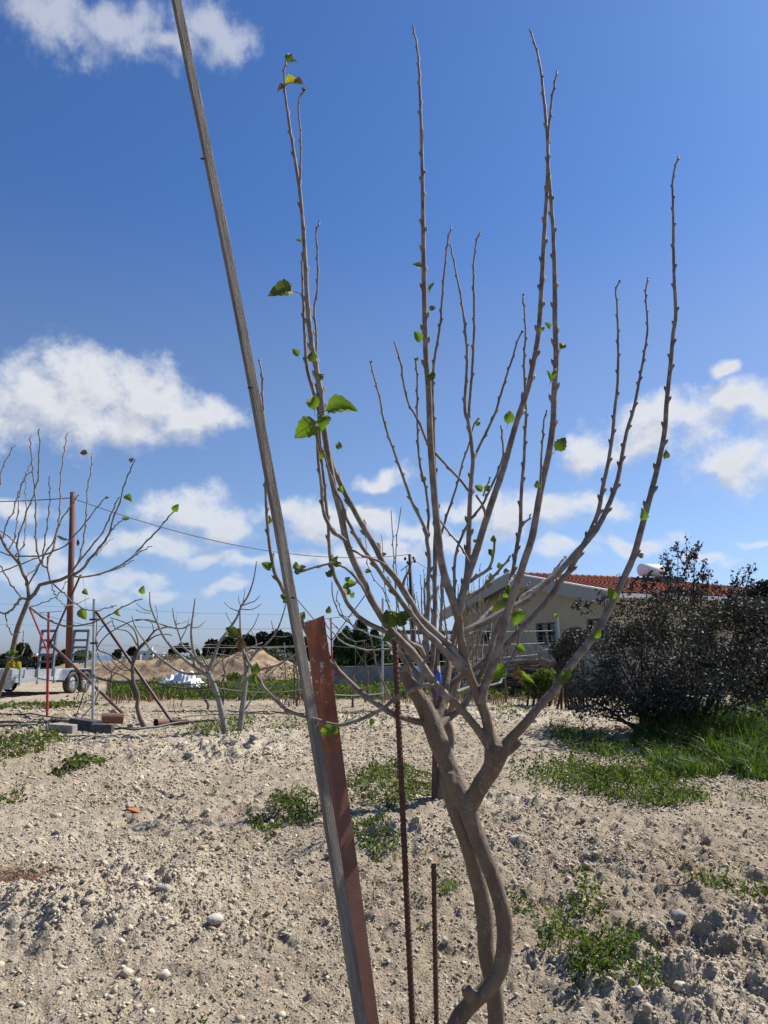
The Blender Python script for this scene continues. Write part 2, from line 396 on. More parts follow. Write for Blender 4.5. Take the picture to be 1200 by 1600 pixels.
fa = np.radians(np.concatenate([np.arange(-180, -36, 3.), np.arange(-36, 36, .13), np.arange(36, 180, 3.)]))
rr = np.concatenate([[.35, .8, 1.3, 1.8, 2.3], 2.6 * np.exp(np.arange(0, math.log(42 / 2.6), .0046)), 42 * np.exp(np.linspace(.03, math.log(3200 / 42), 110))])
AA, RR = np.meshgrid(fa, rr); X = RR * np.sin(AA); Y = RR * np.cos(AA); Z = gz(X, Y)
nr, na = X.shape
V = np.stack([X, Y, Z], -1).reshape(-1, 3)
idx = np.arange(nr * na).reshape(nr, na); nx = np.roll(idx, -1, axis=1)
F = np.stack([idx[:-1], nx[:-1], nx[1:], idx[1:]], -1).reshape(-1, 4)[:, ::-1]
# soil colours: attribute = pale share of the soil
x, y = V[:, 0], V[:, 1]; r = np.hypot(x, y)
pale = .45 + .9 * (fbm(x * .45, y * .45, 4, 41) - .5) + .5 * (fbm(x * 6, y * 6, 2, 42) - .5)
for (cx, cy, sx, sy, h, ro) in HEAPS: pale += (.5 if h > 0 else -.5) * gauss(x, y, cx, cy, sx, sy)
pale += .35 * gauss(x, y, -2.3, 4.6, 1.5, .9) - .30 * gauss(x, y, 2.6, 5.5, 1.6, 2.2) * (fbm(x * 2, y * 2, 3, 43) + .3)
sand = np.clip(mounds(x, y) * 2.5, 0, 1)
green = sst(55, 75, r)
gm = bpy.data.materials.new('dry_soil'); gm.use_nodes = True; t = gm.node_tree; b = t.nodes['Principled BSDF']
b.inputs['Roughness'].default_value = .95; b.inputs['Specular IOR Level'].default_value = .1
tc = N(t, 'ShaderNodeTexCoord'); v = tc.outputs['Object']
pa = N(t, 'ShaderNodeAttribute', attribute_name='tint').outputs['Fac']
sa = N(t, 'ShaderNodeAttribute', attribute_name='sand').outputs['Fac']
ga = N(t, 'ShaderNodeAttribute', attribute_name='green').outputs['Fac']
n1 = noise(t, v, 9, 8, .68); n2 = noise(t, v, 45, 6, .7); n3 = noise(t, v, 1.3, 5, .6)
c = mixc(t, mapr(t, M_(t, 'ADD', pa, M_(t, 'MULTIPLY', M_(t, 'SUBTRACT', n1, .5), 1.3)), .1, 1.0), (.325, .262, .185), (.52, .447, .338))
c = mixc(t, mapr(t, n2, .52, .70), c, (.205, .162, .115))
c = mixc(t, mapr(t, noise(t, v, 80, 4, .7), .60, .68), c, (.66, .59, .48))
c = mixc(t, mapr(t, n3, .56, .72, 0, .6), c, (.35, .235, .14))
c = mixc(t, sa, c, mixc(t, mapr(t, noise(t, v, 3.0, 6, .65), .35, .65), (.44, .33, .21), (.22, .15, .09)))
c = mixc(t, ga, c, mixc(t, mapr(t, noise(t, v, .02, 5, .6), .4, .6), (.12, .13, .06), (.26, .21, .13)))
t.links.new(c, b.inputs['Base Color'])
bn = N(t, 'ShaderNodeBump'); bn.inputs['Strength'].default_value = 1.0; bn.inputs['Distance'].default_value = .020
vo = N(t, 'ShaderNodeTexVoronoi'); vo.inputs['Scale'].default_value = 70; t.links.new(v, vo.inputs['Vector'])
hh = M_(t, 'ADD', noise(t, v, 90, 5, .7), M_(t, 'MULTIPLY', M_(t, 'SUBTRACT', .6, vo.outputs['Distance']), .55))
t.links.new(hh, bn.inputs['Height']); t.links.new(bn.outputs[0], b.inputs['Normal'])
me = mesh('ground', V, F, gm, True, pale)
for nm, arr in (('sand', sand), ('green', green)):
    a = me.attributes.new(nm, 'FLOAT', 'POINT'); a.data.foreach_set('value', arr.astype(np.float32))
tag(obj('ground', me), 'pale stony tilled soil of the orchard', kind='structure')
# small disc under the camera and the sea beyond the plain
cz = float(gz(np.array([0.]), np.array([.35]))[0])
me = mesh('ground_patch', [(0, 0, cz)] + [(.4 * math.sin(a), .4 * math.cos(a), cz + .01) for a in np.linspace(0, 2 * np.pi, 24, endpoint=False)],
          [(0, 1 + (i + 1) % 24, 1 + i) for i in range(24)], gm)
tag(obj('ground_patch', me), 'bare soil at the photographer feet', kind='structure')
seam = material('sea_water', (.03, .07, .13), .35, .5, col2=(.04, .09, .16), nscale=.002)
ang = np.linspace(0, 2 * np.pi, 64, endpoint=False)
me = mesh('sea', np.concatenate([np.stack([2900 * np.sin(ang), 2900 * np.cos(ang), np.full(64, -20.)], -1), np.stack([40000 * np.sin(ang), 40000 * np.cos(ang), np.full(64, -20.)], -1)]),
          np.array([(i, 64 + i, 64 + (i + 1) % 64, (i + 1) % 64) for i in range(64)]), seam)
tag(obj('sea', me), 'blue sea along the horizon', kind='structure')

# ------------------------------------------------------------------ stones (gravel: nobody could count it)
def ico(sub):
    import bmesh
    bm = bmesh.new(); bmesh.ops.create_icosphere(bm, subdivisions=sub, radius=1)
    V = np.array([v.co[:] for v in bm.verts]); F = np.array([[v.index for v in f.verts] for f in bm.faces]); bm.free(); return V, F
I1 = ico(1); I2 = ico(2)
OCT = (np.array([(1, 0, 0), (-1, 0, 0), (0, 1, 0), (0, -1, 0), (0, 0, 1), (0, 0, -1.)]), np.array([(0, 2, 4), (2, 1, 4), (1, 3, 4), (3, 0, 4), (2, 0, 5), (1, 2, 5), (3, 1, 5), (0, 3, 5)]))
def rotm(n):
    q = NR.normal(size=(n, 4)); q /= np.linalg.norm(q, axis=1)[:, None]; w, x, y, z = q.T
    return np.stack([1 - 2 * (y * y + z * z), 2 * (x * y - z * w), 2 * (x * z + y * w), 2 * (x * y + z * w), 1 - 2 * (x * x + z * z), 2 * (y * z - x * w), 2 * (x * z - y * w), 2 * (y * z + x * w), 1 - 2 * (x * x + y * y)], -1).reshape(n, 3, 3)
def scatter_stones(name, x, y, s, shape, mat, label, tint, sink=.15):
    BV, BF = shape; n = len(x); nv = len(BV)
    rad_ = NR.uniform(.55, 1.25, (n, nv)); sc = NR.uniform(.6, 1.15, (n, 3)); sc[:, 2] *= .72
    L = BV[None] * rad_[..., None] * sc[:, None]
    a = NR.uniform(0, 6.28, n); ca, sa_ = np.cos(a), np.sin(a)
    tl = NR.uniform(-.5, .5, n)
    Lz = L[..., 2] * np.cos(tl)[:, None] + L[..., 0] * np.sin(tl)[:, None]; Lx0 = L[..., 0] * np.cos(tl)[:, None] - L[..., 2] * np.sin(tl)[:, None]
    Lx = Lx0 * ca[:, None] - L[..., 1] * sa_[:, None]; Ly = Lx0 * sa_[:, None] + L[..., 1] * ca[:, None]
    z = gz(x, y)
    V = np.stack([Lx * s[:, None] + x[:, None], Ly * s[:, None] + y[:, None], Lz * s[:, None] + (z + s * sink)[:, None]], -1).reshape(-1, 3)
    F = (BF[None] + (np.arange(n) * nv)[:, None, None]).reshape(-1, 3)
    me = mesh(name, V, F, mat, False, np.repeat(tint, nv)); return tag(obj(name, me), label, kind='stuff')
def logr(n, r0, r1, a=.47):
    r = np.exp(NR.uniform(math.log(r0), math.log(r1), n)); th = NR.uniform(-a, a, n); return r * np.sin(th), r * np.cos(th), r
x, y, r = logr(165000, 2.6, 19)
dens = fbm(x * .8, y * .8, 3, 77); hs_ = 0
for (cx, cy, sx, sy, h, ro) in HEAPS: hs_ = hs_ + gauss(x, y, cx, cy, sx, sy) * ro
keep = NR.uniform(0, 1, len(x)) < np.clip((dens - .34) * 2.6 + hs_ * .6, .28, 1); x, y, r = x[keep], y[keep], r[keep]
s = .0046 * np.exp(NR.normal(0, .48, len(x))) * (r / 3) ** .7 * 1.2
scatter_stones('gravel', x, y, s, OCT, stonem, 'small stones and crumbs strewn over the soil', NR.uniform(0, 1, len(x)))
x, y, r = logr(4600, 2.6, 19)
hs_ = 0
for (cx, cy, sx, sy, h, ro) in HEAPS: hs_ = hs_ + gauss(x, y, cx, cy, sx, sy) * ro
dens = fbm(x * .6, y * .6, 3, 78)
keep = NR.uniform(0, 1, len(x)) < np.clip((dens - .42) * 2.2 + hs_ * .8, .06, 1); x, y, r = x[keep], y[keep], r[keep]
s = .011 * np.exp(NR.normal(0, .42, len(x))) * (r / 3) ** .62
scatter_stones('clods', x, y, s, I1, stonem, 'pale clods of dry earth lying on the tilled soil', NR.uniform(0, 1, len(x)), .05)

def rock(px, py, wpx, label, mat=palem, flat=.6, el=1.5, rot=None):
    x, y = gflat(px, py); s = wpx * y / FPX / 2
    BV, BF = I2
    V = BV * NR.uniform(.55, 1.15, (len(BV), 1)); V = np.sign(V) * np.abs(V) ** .8; V = V @ rotm(1)[0].T; V[:, 0] *= s; V[:, 1] *= s / el; V[:, 2] *= s * flat
    o = obj('rock', mesh('rock', V, BF, mat, False, np.full(len(V), .7))); o.location = (x, y, g0(x, y) + s * flat * .35); o.rotation_euler = (R.uniform(-.3, .3), R.uniform(-.3, .3), R.uniform(0, 3) if rot is None else rot)
    tag(o, label, 'rock')
for a in [(868, 1252, 24, 'white wedge-shaped stone near the grass, right of the tree fork', palem, .35, 2.2, -.6),
          (805, 1326, 26, 'flat whitish stone on bare soil just right of the trunk', palem, .3, 2.4, .1),
          (225, 1430, 22, 'rounded pale stone on the lumpy white soil at the left', palem, .6, 1.3, .2),
          (250, 1448, 24, 'brown-grey stone half buried below the rounded pale stone', greyst, .5, 1.6, .1),
          (120, 1378, 28, 'tan stone at the edge of the brown dry litter', greyst, .45, 1.6, .1),
          (255, 1535, 20, 'pale oval stone low down left of the wooden pole', palem, .6, 1.2, .4),
          (335, 1468, 26, 'pale angular stone between the white soil and the wooden pole', palem, .6, 1.2, .4),
          (642, 1256, 20, 'whitish stone at the foot of the rear post', palem, .5, 1.6, .1),
          (1063, 1455, 26, 'grey rock beside the dark hole at the lower right', greyst, .8, 1.2, .1),
          (1080, 1497, 20, 'pale stone in the dark hole at the lower right', palem, .7, 1.3, .5),
          (970, 1480, 18, 'small white stone among the herbs at the lower right', palem, .6, 1.3, .4),
          (1035, 1580, 20, 'white sliver of stone by the bottom edge below the herbs', palem, .35, 2.6, 2.4),
          (1165, 1415, 22, 'grey-white stone at the right edge beside a dry stem', palem, .6, 1.4, .2)]:
    rock(*a)
p = G(208, 1277)
mb = MB(); mb.box((0, 0, 0), (.11, .05, .014), jit=.01); o = mb.build('tile_shard', shard); o.location = p + [0, 0, .02]; o.rotation_euler = (.2, .25, .3)
tag(o, 'orange terracotta shard lying on the soil at the left', 'tile shard')

# ------------------------------------------------------------------ leaf scatter helpers
def leaves_mesh(name, C, size, mat, elong=1.7, up=None, tint=None, fold=.25):
    """diamond leaves (4 verts, 2 triangles) at centres C"""
    n = len(C); size = np.broadcast_to(size, n)
    Rm = rotm(n)
    if up is not None:   # bias leaf normals
        nrm = Rm[:, :, 2]; nrm = nrm + np.array([0, 0, up]); nrm /= np.linalg.norm(nrm, axis=1)[:, None]
        a = np.cross(nrm, Rm[:, :, 0]); a /= np.linalg.norm(a, axis=1)[:, None] + 1e-9; bb = np.cross(nrm, a)
    else: a, bb, nrm = Rm[:, :, 0], Rm[:, :, 1], Rm[:, :, 2]
    s = size[:, None]
    V = np.stack([C - a * s, C + bb * s / elong + nrm * s * fold, C + a * s, C - bb * s / elong + nrm * s * fold], 1).reshape(-1, 3)
    i = np.arange(n)[:, None] * 4
    F = np.concatenate([i + [0, 1, 2], i + [0, 2, 3]], 1).reshape(-1, 3)
    if tint is None: tint = NR.uniform(0, 1, n)
    return mesh(name, V, F, mat, False, np.repeat(tint, 4))
def blades_mesh(name, B, h, w, mat, lean=.5, tint=None):
    n = len(B); a = NR.uniform(0, 6.28, n); ln = NR.uniform(0, lean, n) * h; d = np.stack([np.cos(a), np.sin(a), np.zeros(n)], -1)
    a2 = NR.uniform(0, 6.28, n); sd = np.stack([np.cos(a2), np.sin(a2), np.zeros(n)], -1) * (w / 2)[:, None]
    z = np.array([0, 0, 1.])
    p1 = B + d * (ln * .25)[:, None] + z * (h * .55)[:, None]; p2 = B + d * (ln * 1.0)[:, None] + z * (h * .92)[:, None] - z * (ln * .15)[:, None]
    V = np.stack([B - sd, B + sd, p1 - sd * .8, p1 + sd * .8, p2], 1).reshape(-1, 3)
    i = np.arange(n)[:, None] * 5
    F = np.concatenate([i + [0, 1, 3], i + [0, 3, 2], i + [2, 3, 4]], 1).reshape(-1, 3)
    if tint is None: tint = NR.uniform(0, 1, n)
    return mesh(name, V, F, mat, False, np.repeat(tint, 5))
def ell(px, py, rx, ry, n, tuft=.0):
    """points on the ground in an ellipse seen round a pixel"""
    x0, y0 = gflat(px, py); xr = rx * y0 / FPX; _, ya = gflat(px, py - ry); _, yb = gflat(px, py + ry); yr = (ya - yb) / 2
    a = NR.uniform(0, 6.28, n); q = np.sqrt(NR.uniform(0, 1, n)); x = x0 + xr * q * np.cos(a); y = y0 + yr * q * np.sin(a)
    k = .6 * fbm(x * 3, y * 3, 3, int(px + py)) + .4 * fbm(x * 11, y * 11, 2, int(px)); m = k > .37 + .24 * q ** 2 + tuft + .05 * NR.uniform(-1, 1, n); return x[m], y[m], q[m]
def weed_patch(px, py, rx, ry, n, h, s, label, mat=weedm, blades=0, bh=.15, tuft=.0):
    x, y, q = ell(px, py, rx, ry, n, tuft); z = gz(x, y)
    hh = h * (1 - .6 * q ** 2) * (.15 + 2.2 * fbm(x * 9, y * 9, 2, 3) ** 1.8)
    C = np.stack([x, y, z + .008 + NR.uniform(0, 1, len(x)) ** .8 * hh], -1)
    me = leaves_mesh('weeds', C, s * 1.15 * NR.uniform(.4, 1.35, len(x)), mat, 1.8, .7, tint=np.clip(fbm(x * 7, y * 7, 2, 61) * 1.1 + NR.uniform(-.35, .35, len(x)), 0, 1))
    o = obj('weeds', me); tag(o, label, kind='stuff')
    if blades:
        x, y, q = ell(px, py, rx * 1.05, ry * 1.05, blades, tuft); B = np.stack([x, y, gz(x, y)], -1)
        me = blades_mesh('grass', B, bh * NR.uniform(.4, 1.2, len(x)), .005 * NR.uniform(.6, 1.5, len(x)) * max(1, float(np.mean(y)) / 6), grassm, 1.0)
        tag(obj('grass', me), 'grass blades growing in the ' + label.split(' of ')[-1], kind='stuff')
weed_patch(30, 1172, 50, 24, 1500, .24, .026, 'leafy clump of green weeds at the left edge below the hoses', blades=150)
weed_patch(122, 1200, 32, 14, 900, .12, .026, 'low clump of green weeds right of the left-edge clump')
weed_patch(20, 1255, 45, 10, 450, .06, .02, 'sparse low weeds on a brown patch at the left edge')
weed_patch(455, 1275, 58, 34, 4200, .10, .014, 'spread of low green weeds left of the steel angle', blades=200, bh=.08)
weed_patch(610, 1232, 75, 36, 6500, .13, .015, 'spread of low green weeds behind the rebar stakes', blades=300, bh=.1)
weed_patch(580, 1312, 34, 22, 1500, .07, .011, 'broad-leaved weeds on the lump right of the steel angle', blades=50, bh=.07)
weed_patch(600, 1335, 25, 20, 350, .05, .011, 'few thin weeds below the lump right of the steel angle', blades=160, bh=.10)
weed_patch(700, 1395, 20, 20, 200, .08, .011, 'sprig of weeds beside the short rebar', blades=30)
weed_patch(470, 1140, 70, 14, 1200, .10, .02, 'thin weeds on the stony ridge near the fig trunks')
weed_patch(560, 1125, 90, 12, 900, .12, .022, 'scattered weeds on the pale stony ridge behind the steel angle')
weed_patch(800, 1118, 40, 10, 900, .12, .022, 'small clump of weeds on pale soil right of the tree')
weed_patch(920, 1165, 60, 30, 2600, .22, .022, 'leafy weeds at the foot of the grey bush', blades=500, bh=.3)
weed_patch(890, 1215, 100, 30, 4200, .15, .018, 'dark leafy weeds in the shade of the grey bush', blades=600, bh=.14)
weed_patch(1000, 1235, 95, 34, 6000, .16, .017, 'bright leafy weeds in front of the tall grass', blades=900, bh=.16)
weed_patch(900, 1505, 52, 75, 2300, .16, .0125, 'dense nettle-like herbs at the lower right near the trunk', blades=120, bh=.1, tuft=.03)
weed_patch(985, 1525, 62, 62, 2100, .11, .0105, 'low feathery herbs at the lower right', blades=300, bh=.1, tuft=.04)
weed_patch(915, 1430, 26, 40, 600, .20, .0125, 'upright herb above the dense nettle-like herbs', tuft=.0)
weed_patch(1110, 1405, 28, 38, 420, .18, .0125, 'thin upright herb among the clods at the right', blades=40)
weed_patch(815, 1410, 16, 22, 120, .10, .011, 'little creeping sprig right of the trunk')
weed_patch(840, 1440, 30, 25, 160, .06, .011, 'tiny scattered herbs right of the trunk')
weed_patch(1195, 1425, 14, 22, 260, .12, .013, 'clump of herbs cut by the right edge')
weed_patch(1188, 1262, 20, 16, 200, .08, .012, 'green stems under the yellow flower', blades=60, bh=.12)
weed_patch(265, 1290, 50, 50, 150, .05, .012, 'thin seedlings on the soil left of the wooden pole', blades=60, bh=.06, tuft=.05)
weed_patch(360, 1310, 60, 40, 220, .05, .012, 'scattered seedlings left of the low weeds', blades=60, bh=.06, tuft=.05)
weed_patch(585, 1415, 20, 8, 60, .03, .011, 'pale green twining sprig on the soil right of the steel angle', blades=90, bh=.12)
weed_patch(345, 1140, 55, 20, 1100, .16, .022, 'green weeds at the foot of the fig trunks', blades=300, bh=.2)
weed_patch(60, 1104, 110, 5, 3000, .10, .03, 'narrow strip of green weeds behind the hoses')
# tall grass before the bush
def tall_grass():
    n = 60000
    x0, y0 = gflat(1110, 1175)
    x = NR.uniform(3.0, 8.5, n); y = NR.uniform(7.2, 14.5, n)
    pxx = 600 + x / y * FPX
    front = 8.9 + .9 * (fbm(x * 1.1, y * .2, 3, 12) - .5) * 2 + np.clip((pxx - 1000) / 200, -1.2, 1) * .4
    m = (y > front) & (pxx > 985 + 90 * (fbm(x * 2, y, 2, 5) - .5)) & (.5 * fbm(x * 2, y * 2, 3, 15) + .5 * fbm(x * 8, y * 8, 2, 16) > .45)
    x, y = x[m], y[m]; front = front[m]
    h = .12 + .30 * sst(0, 2.2, y - front) * sst(3.4, 5.2, x) + .08
    h = h * NR.uniform(.5, 1.25, len(x)); B = np.stack([x, y, gz(x, y) - .01], -1)
    h *= .55 + .9 * fbm(x * 4, y * 4, 2, 18)
    me = blades_mesh('tall_grass', B, h, .013 * NR.uniform(.6, 1.6, len(x)), grassm, 1.4, tint=np.clip(fbm(x * 5, y * 5, 2, 62) + NR.uniform(-.4, .4, len(x)), 0, 1))
    tag(obj('tall_grass', me), 'tall bright green grass growing before the grey bush', kind='stuff')
    n = 500; i = NR.integers(0, len(x), n)
    me = blades_mesh('dry_stems', B[i], h[i] * 1.1, np.full(n, .008), stalkm, 1.4)
    tag(obj('dry_stems', me), 'dry pale stems in the tall grass', kind='stuff')
tall_grass()
def meadow():
    n = 70000
    x = NR.uniform(-13, 9, n); y = NR.uniform(19.5, 29, n); pxx = 600 + x / y * FPX
    m = (fbm(x * .9, y * .9, 3, 22) > .33) & (y > 19.8 + 1.2 * fbm(x * .8, y, 2, 9)) & (pxx > 95) & (mounds(x, y) < .12) & ~((pxx < 178) & (y > 20.6))
    m &= ~((pxx > 700) & (fbm(x * 1.3, y * 1.3, 2, 5) < .5)) & (pxx < 880)
    x, y = x[m], y[m]; h = .30 * (.4 + 1.2 * fbm(x * 1.6, y * 1.6, 2, 7))
    C = np.stack([x, y, gz(x, y) + NR.uniform(0, 1, len(x)) * h], -1)
    tag(obj('meadow_weeds', leaves_mesh('meadow_weeds', C, NR.uniform(.025, .055, len(x)), weedm, 1.8, .6)), 'belt of green weeds and wild herbs behind the orchard', kind='stuff')
    i = NR.integers(0, len(x), 9000); B = C[i].copy(); B[:, 2] = gz(B[:, 0], B[:, 1])
    tag(obj('meadow_grass', blades_mesh('meadow_grass', B, NR.uniform(.15, .42, 9000), np.full(9000, .02), grassm, .7)), 'grass standing in the belt of weeds', kind='stuff')
meadow()
def litter():
    p = G(30, 1372); n = 1500
    x = p[0] + NR.normal(0, .16, n) - .05; y = p[1] + NR.normal(0, .13, n); B = np.stack([x, y, gz(x, y) + NR.uniform(0, .03, n)], -1)
    a = NR.uniform(0, 6.28, n); L = NR.uniform(.03, .10, n); d = np.stack([np.cos(a), np.sin(a), NR.uniform(-.15, .3, n)], -1) * L[:, None]
    w = np.stack([-np.sin(a), np.cos(a), np.zeros(n)], -1) * .0016
    V = np.stack([B - w, B + w, B + d], 1).reshape(-1, 3); F = np.arange(3 * n).reshape(-1, 3)
    tag(obj('dry_needles', mesh('dry_needles', V, F, drym, False, np.repeat(NR.uniform(0, 1, n), 3))), 'heap of brown dry needles and litter at the left edge', kind='stuff')
    n = 900; x, y, r = logr(n, 2.8, 11); B = np.stack([x, y, gz(x, y) + .012], -1); a = NR.uniform(0, 6.28, n); L = NR.uniform(.02, .11, n)
    d = np.stack([np.cos(a), np.sin(a), NR.uniform(-.02, .08, n)], -1) * L[:, None]; w = np.stack([-np.sin(a), np.cos(a), np.ones(n)], -1) * .0016
    V = np.stack([B - w, B + w, B + d], 1).reshape(-1, 3); F = np.arange(3 * n).reshape(-1, 3)
    tag(obj('twig_litter', mesh('twig_litter', V, F, stalkm, False, np.repeat(NR.uniform(0, 1, n), 3))), 'bits of dry straw and twig on the soil', kind='stuff')
litter()
def twig_on_ground(px0, px1, label, mat, w=.004):
    pts = []
    for i in range(7):
        t_ = i / 6; p = G(px0[0] + (px1[0] - px0[0]) * t_, px0[1] + (px1[1] - px0[1]) * t_ + R.uniform(-2, 2)); pts.append(p + [0, 0, .015])
    mb = MB(); mb.tube(pts, [w] * 5 + [w * .7, w * .4], 6, .03); o = mb.build('fallen_twig', mat, smooth=True); tag(o, label, 'twig')
twig_on_ground((780, 1311), (822, 1297), 'reddish fallen twig on the soil right of the trunk', drym)
twig_on_ground((1040, 1408), (1198, 1410), 'long dry stem lying across the clods at the right', stalkm)
twig_on_ground((860, 1437), (915, 1422), 'thin grey twig lying by the upright herb', vinebark)
twig_on_ground((345, 1442), (398, 1418), 'pale straw stem lying left of the wooden pole', stalkm)
# yellow flower
p = G(1190, 1250); root = empty('marigold', p, 'small orange-yellow flower on a green stem at the right edge', 'flower')
mb = MB(); mb.tube([p, p + [.005, 0, .07], p + [.0, 0, .13]], [.0025, .002, .002], 5); mb.build('stem', grassm, root)
for k in range(12):
    a = k * math.pi / 6; c = p + np.array([0, 0, .13])
    u = np.array([math.cos(a), math.sin(a), .35]); w = np.array([-math.sin(a), math.cos(a), 0]) * .008
    me = mesh('petal', [c, c + u * .018 + w, c + u * .034, c + u * .018 - w], [(0, 1, 2, 3)], yflower); obj('petal', me, root)
mb = MB(); mb.tube([p + [0, 0, .128], p + [0, 0, .142]], [.009, .007], 8); mb.build('flower_centre', shard, root)

# ================================================================== bare trees
def cc(ox, oy, s, pts): return [(ox + a / s, oy + b / s) for a, b in pts]
def shoot_geo(mb, pts, d0, d1, w, buds=True, n=8, wob=.0015, nodes=.055, bias=None):
    """tapering shoot through pixels pts, distance d0..d1, widths w (px) interpolated along it"""
    L = np.concatenate([[0], np.cumsum([math.dist(pts[i], pts[i + 1]) for i in range(len(pts) - 1)])]); L /= L[-1]
    wi = np.interp(L, np.linspace(0, 1, len(w)), w)
    Q = []; rr_ = []
    for (px, py), l, ww in zip(pts, L, wi):
        d = d0 + (d1 - d0) * (l if bias is None else l ** bias); Q.append(P(px, py, d)); rr_.append(ww * (.95 - .12 * l) * d / FPX / 2)
    pts3, rad3 = resample(np.array(Q), np.array(rr_), .012 * (d0 / 2.1))
    m = len(pts3); arc = np.concatenate([[0], np.cumsum(np.linalg.norm(np.diff(pts3, axis=0), axis=1))])
    scale = d0 / 2.1
    nd = nodes * min(2.2, scale ** .7); side = 1
    T, A, B = frames(pts3)
    budl = []
    if buds:
        k = arc[-1] - .006; j = 0
        gap = nd * .55
        while k > arc[-1] * .12:
            i = int(np.argmin(abs(arc - k))); th = R.uniform(-.7, .7) + (0 if side > 0 else math.pi)
            if rad3[i] < .0085 * scale:
                # nodes: swollen, kinked a little, with a bud
                r0 = rad3[i].copy(); rad3[i] *= 1.22
                side_dir = np.array([side * 1.0, 0, 0]) + .5 * (math.cos(th) * A[i] + math.sin(th) * B[i]); side_dir -= T[i] * side_dir.dot(T[i]); side_dir /= np.linalg.norm(side_dir)
                pts3[i] += side_dir * wob * scale
                budl.append((pts3[i] + side_dir * r0 * .7, T[i] * 1.3 + side_dir * .55, max(r0 * .75, .0016 * scale)))
            side = -side; k -= gap * R.uniform(.45, 1.6); gap = min(nd, gap * 1.12); j += 1
    V, F, Tn = tube_geo(pts3, rad3, n, 0, True, .04); mb.add(V, F, .4 + .3 * Tn)
    return pts3, rad3, T, budl
def bud_geo(mb, c, d, r):
    d = np.array(d) / np.linalg.norm(d); L = r * 3.2; r = r * .92
    mb.tube([c - d * r * .8, c + d * L * .25, c + d * L * .6, c + d * L], [r * .75, r * 1.05, r * .7, r * .08], 6)
def leaf_mesh(name, mat, kind=0):
    """ovate toothed leaf lying in XY, tip at +Y, length 1, folded on the midrib, veins pressed in"""
    rows = 9; V = []; F = []
    rg = random.Random(kind * 5 + 1)
    for i in range(rows + 1):
        t_ = i / rows; w = (.40 if kind != 2 else .16) * (math.sin(math.pi * min(1, t_ ** .72 * 1.0)) ** .8) * (1.05 - .25 * t_)
        if i == rows: w = .002
        tooth = (1 + (.13 if i % 2 else -.05)) if 0 < i < rows else 1
        curl = .10 * math.sin(t_ * 3) - .28 * t_ * t_ * (1.0 if kind == 1 else .45)
        rip = .03 * (1 if i % 2 else -1)
        for s_ in (-1, -.5, 0, .5, 1):
            ww = w * (tooth if abs(s_) == 1 else 1)
            V.append((s_ * ww, t_ + (.04 if abs(s_) == 1 else 0), curl + abs(s_) * w * (.55 if kind != 3 else 1.1) + (rip if abs(s_) == .5 else 0) + (rg.uniform(-.05, .05) if kind == 3 else 0)))
    for i in range(rows):
        for j in range(4):
            a = i * 5 + j; F.append((a, a + 1, a + 6, a + 5))
    k = len(V)     # leaf stalk
    for (yy, zz) in ((.02, .0), (-.18, -.05), (-.36, -.16)):
        for a in (0, 2.09, 4.19): V.append((.016 * math.cos(a), yy, zz + .016 * math.sin(a)))
    for i in range(2):
        for j in range(3): F.append((k + i * 3 + j, k + i * 3 + (j + 1) % 3, k + (i + 1) * 3 + (j + 1) % 3, k + (i + 1) * 3 + j))
    return mesh(name, V, F, mat, True)
LEAF = {k: leaf_mesh('leaf', m, kd) for k, m, kd in (('g', leafg, 0), ('gc', leafg, 1), ('d', leafd, 1), ('s', leafg, 2), ('y', leafy, 3), ('b', leafb, 3))}
def leaf(parent, px, py, size, ang, d, kind='g', label=None, face=.45):
    """leaf with its middle at the pixel; ang = direction of the tip in degrees, 0 right, 90 up"""
    c = P(px, py, d); L = size * d / FPX
    a = rad(ang); Yv = Vector((math.cos(a), R.uniform(-.35, .15), math.sin(a))).normalized()
    nrm = Vector((R.uniform(-face, face), -1, R.uniform(-.1, face))); nrm = (nrm - Yv * nrm.dot(Yv)).normalized(); Xv = Yv.cross(nrm)
    o = obj('leaf', LEAF[kind], parent, False)
    pos = Vector(c) - Yv * L * .5
    M = Matrix(((Xv.x, Yv.x, nrm.x, pos.x), (Xv.y, Yv.y, nrm.y, pos.y), (Xv.z, Yv.z, nrm.z, pos.z), (0, 0, 0, 1))) @ Matrix.Scale(L, 4)
    o.matrix_world = M; o.parent = parent; o.matrix_parent_inverse = parent.matrix_world.inverted(); o.matrix_basis = M
    if label: o['label'] = label
    return o
def remesh(ob, vox, it=4):
    m = ob.modifiers.new('r', 'REMESH'); m.mode = 'VOXEL'; m.voxel_size = vox
    s = ob.modifiers.new('s', 'SMOOTH'); s.factor = .5; s.iterations = it
    dg = bpy.context.evaluated_depsgraph_get(); me = bpy.data.meshes.new_from_object(ob.evaluated_get(dg))
    ob.modifiers.clear(); old = ob.data; me.name = old.name; ob.data = me
    me.polygons.foreach_set('use_smooth', np.ones(len(me.polygons), dtype=bool))
    return ob
def pxline(mb, pts, w, n=14, lump=.05):
    """thick limb: pts = (px, py, d)"""
    Q = [P(*p) for p in pts]; wi = np.interp(np.linspace(0, 1, len(pts)), np.linspace(0, 1, len(w)), w)
    return mb.tube(Q, [ww * .95 * p[2] / FPX / 2 for ww, p in zip(wi, pts)], n, .02 * pts[0][2] / 2, lump=lump)

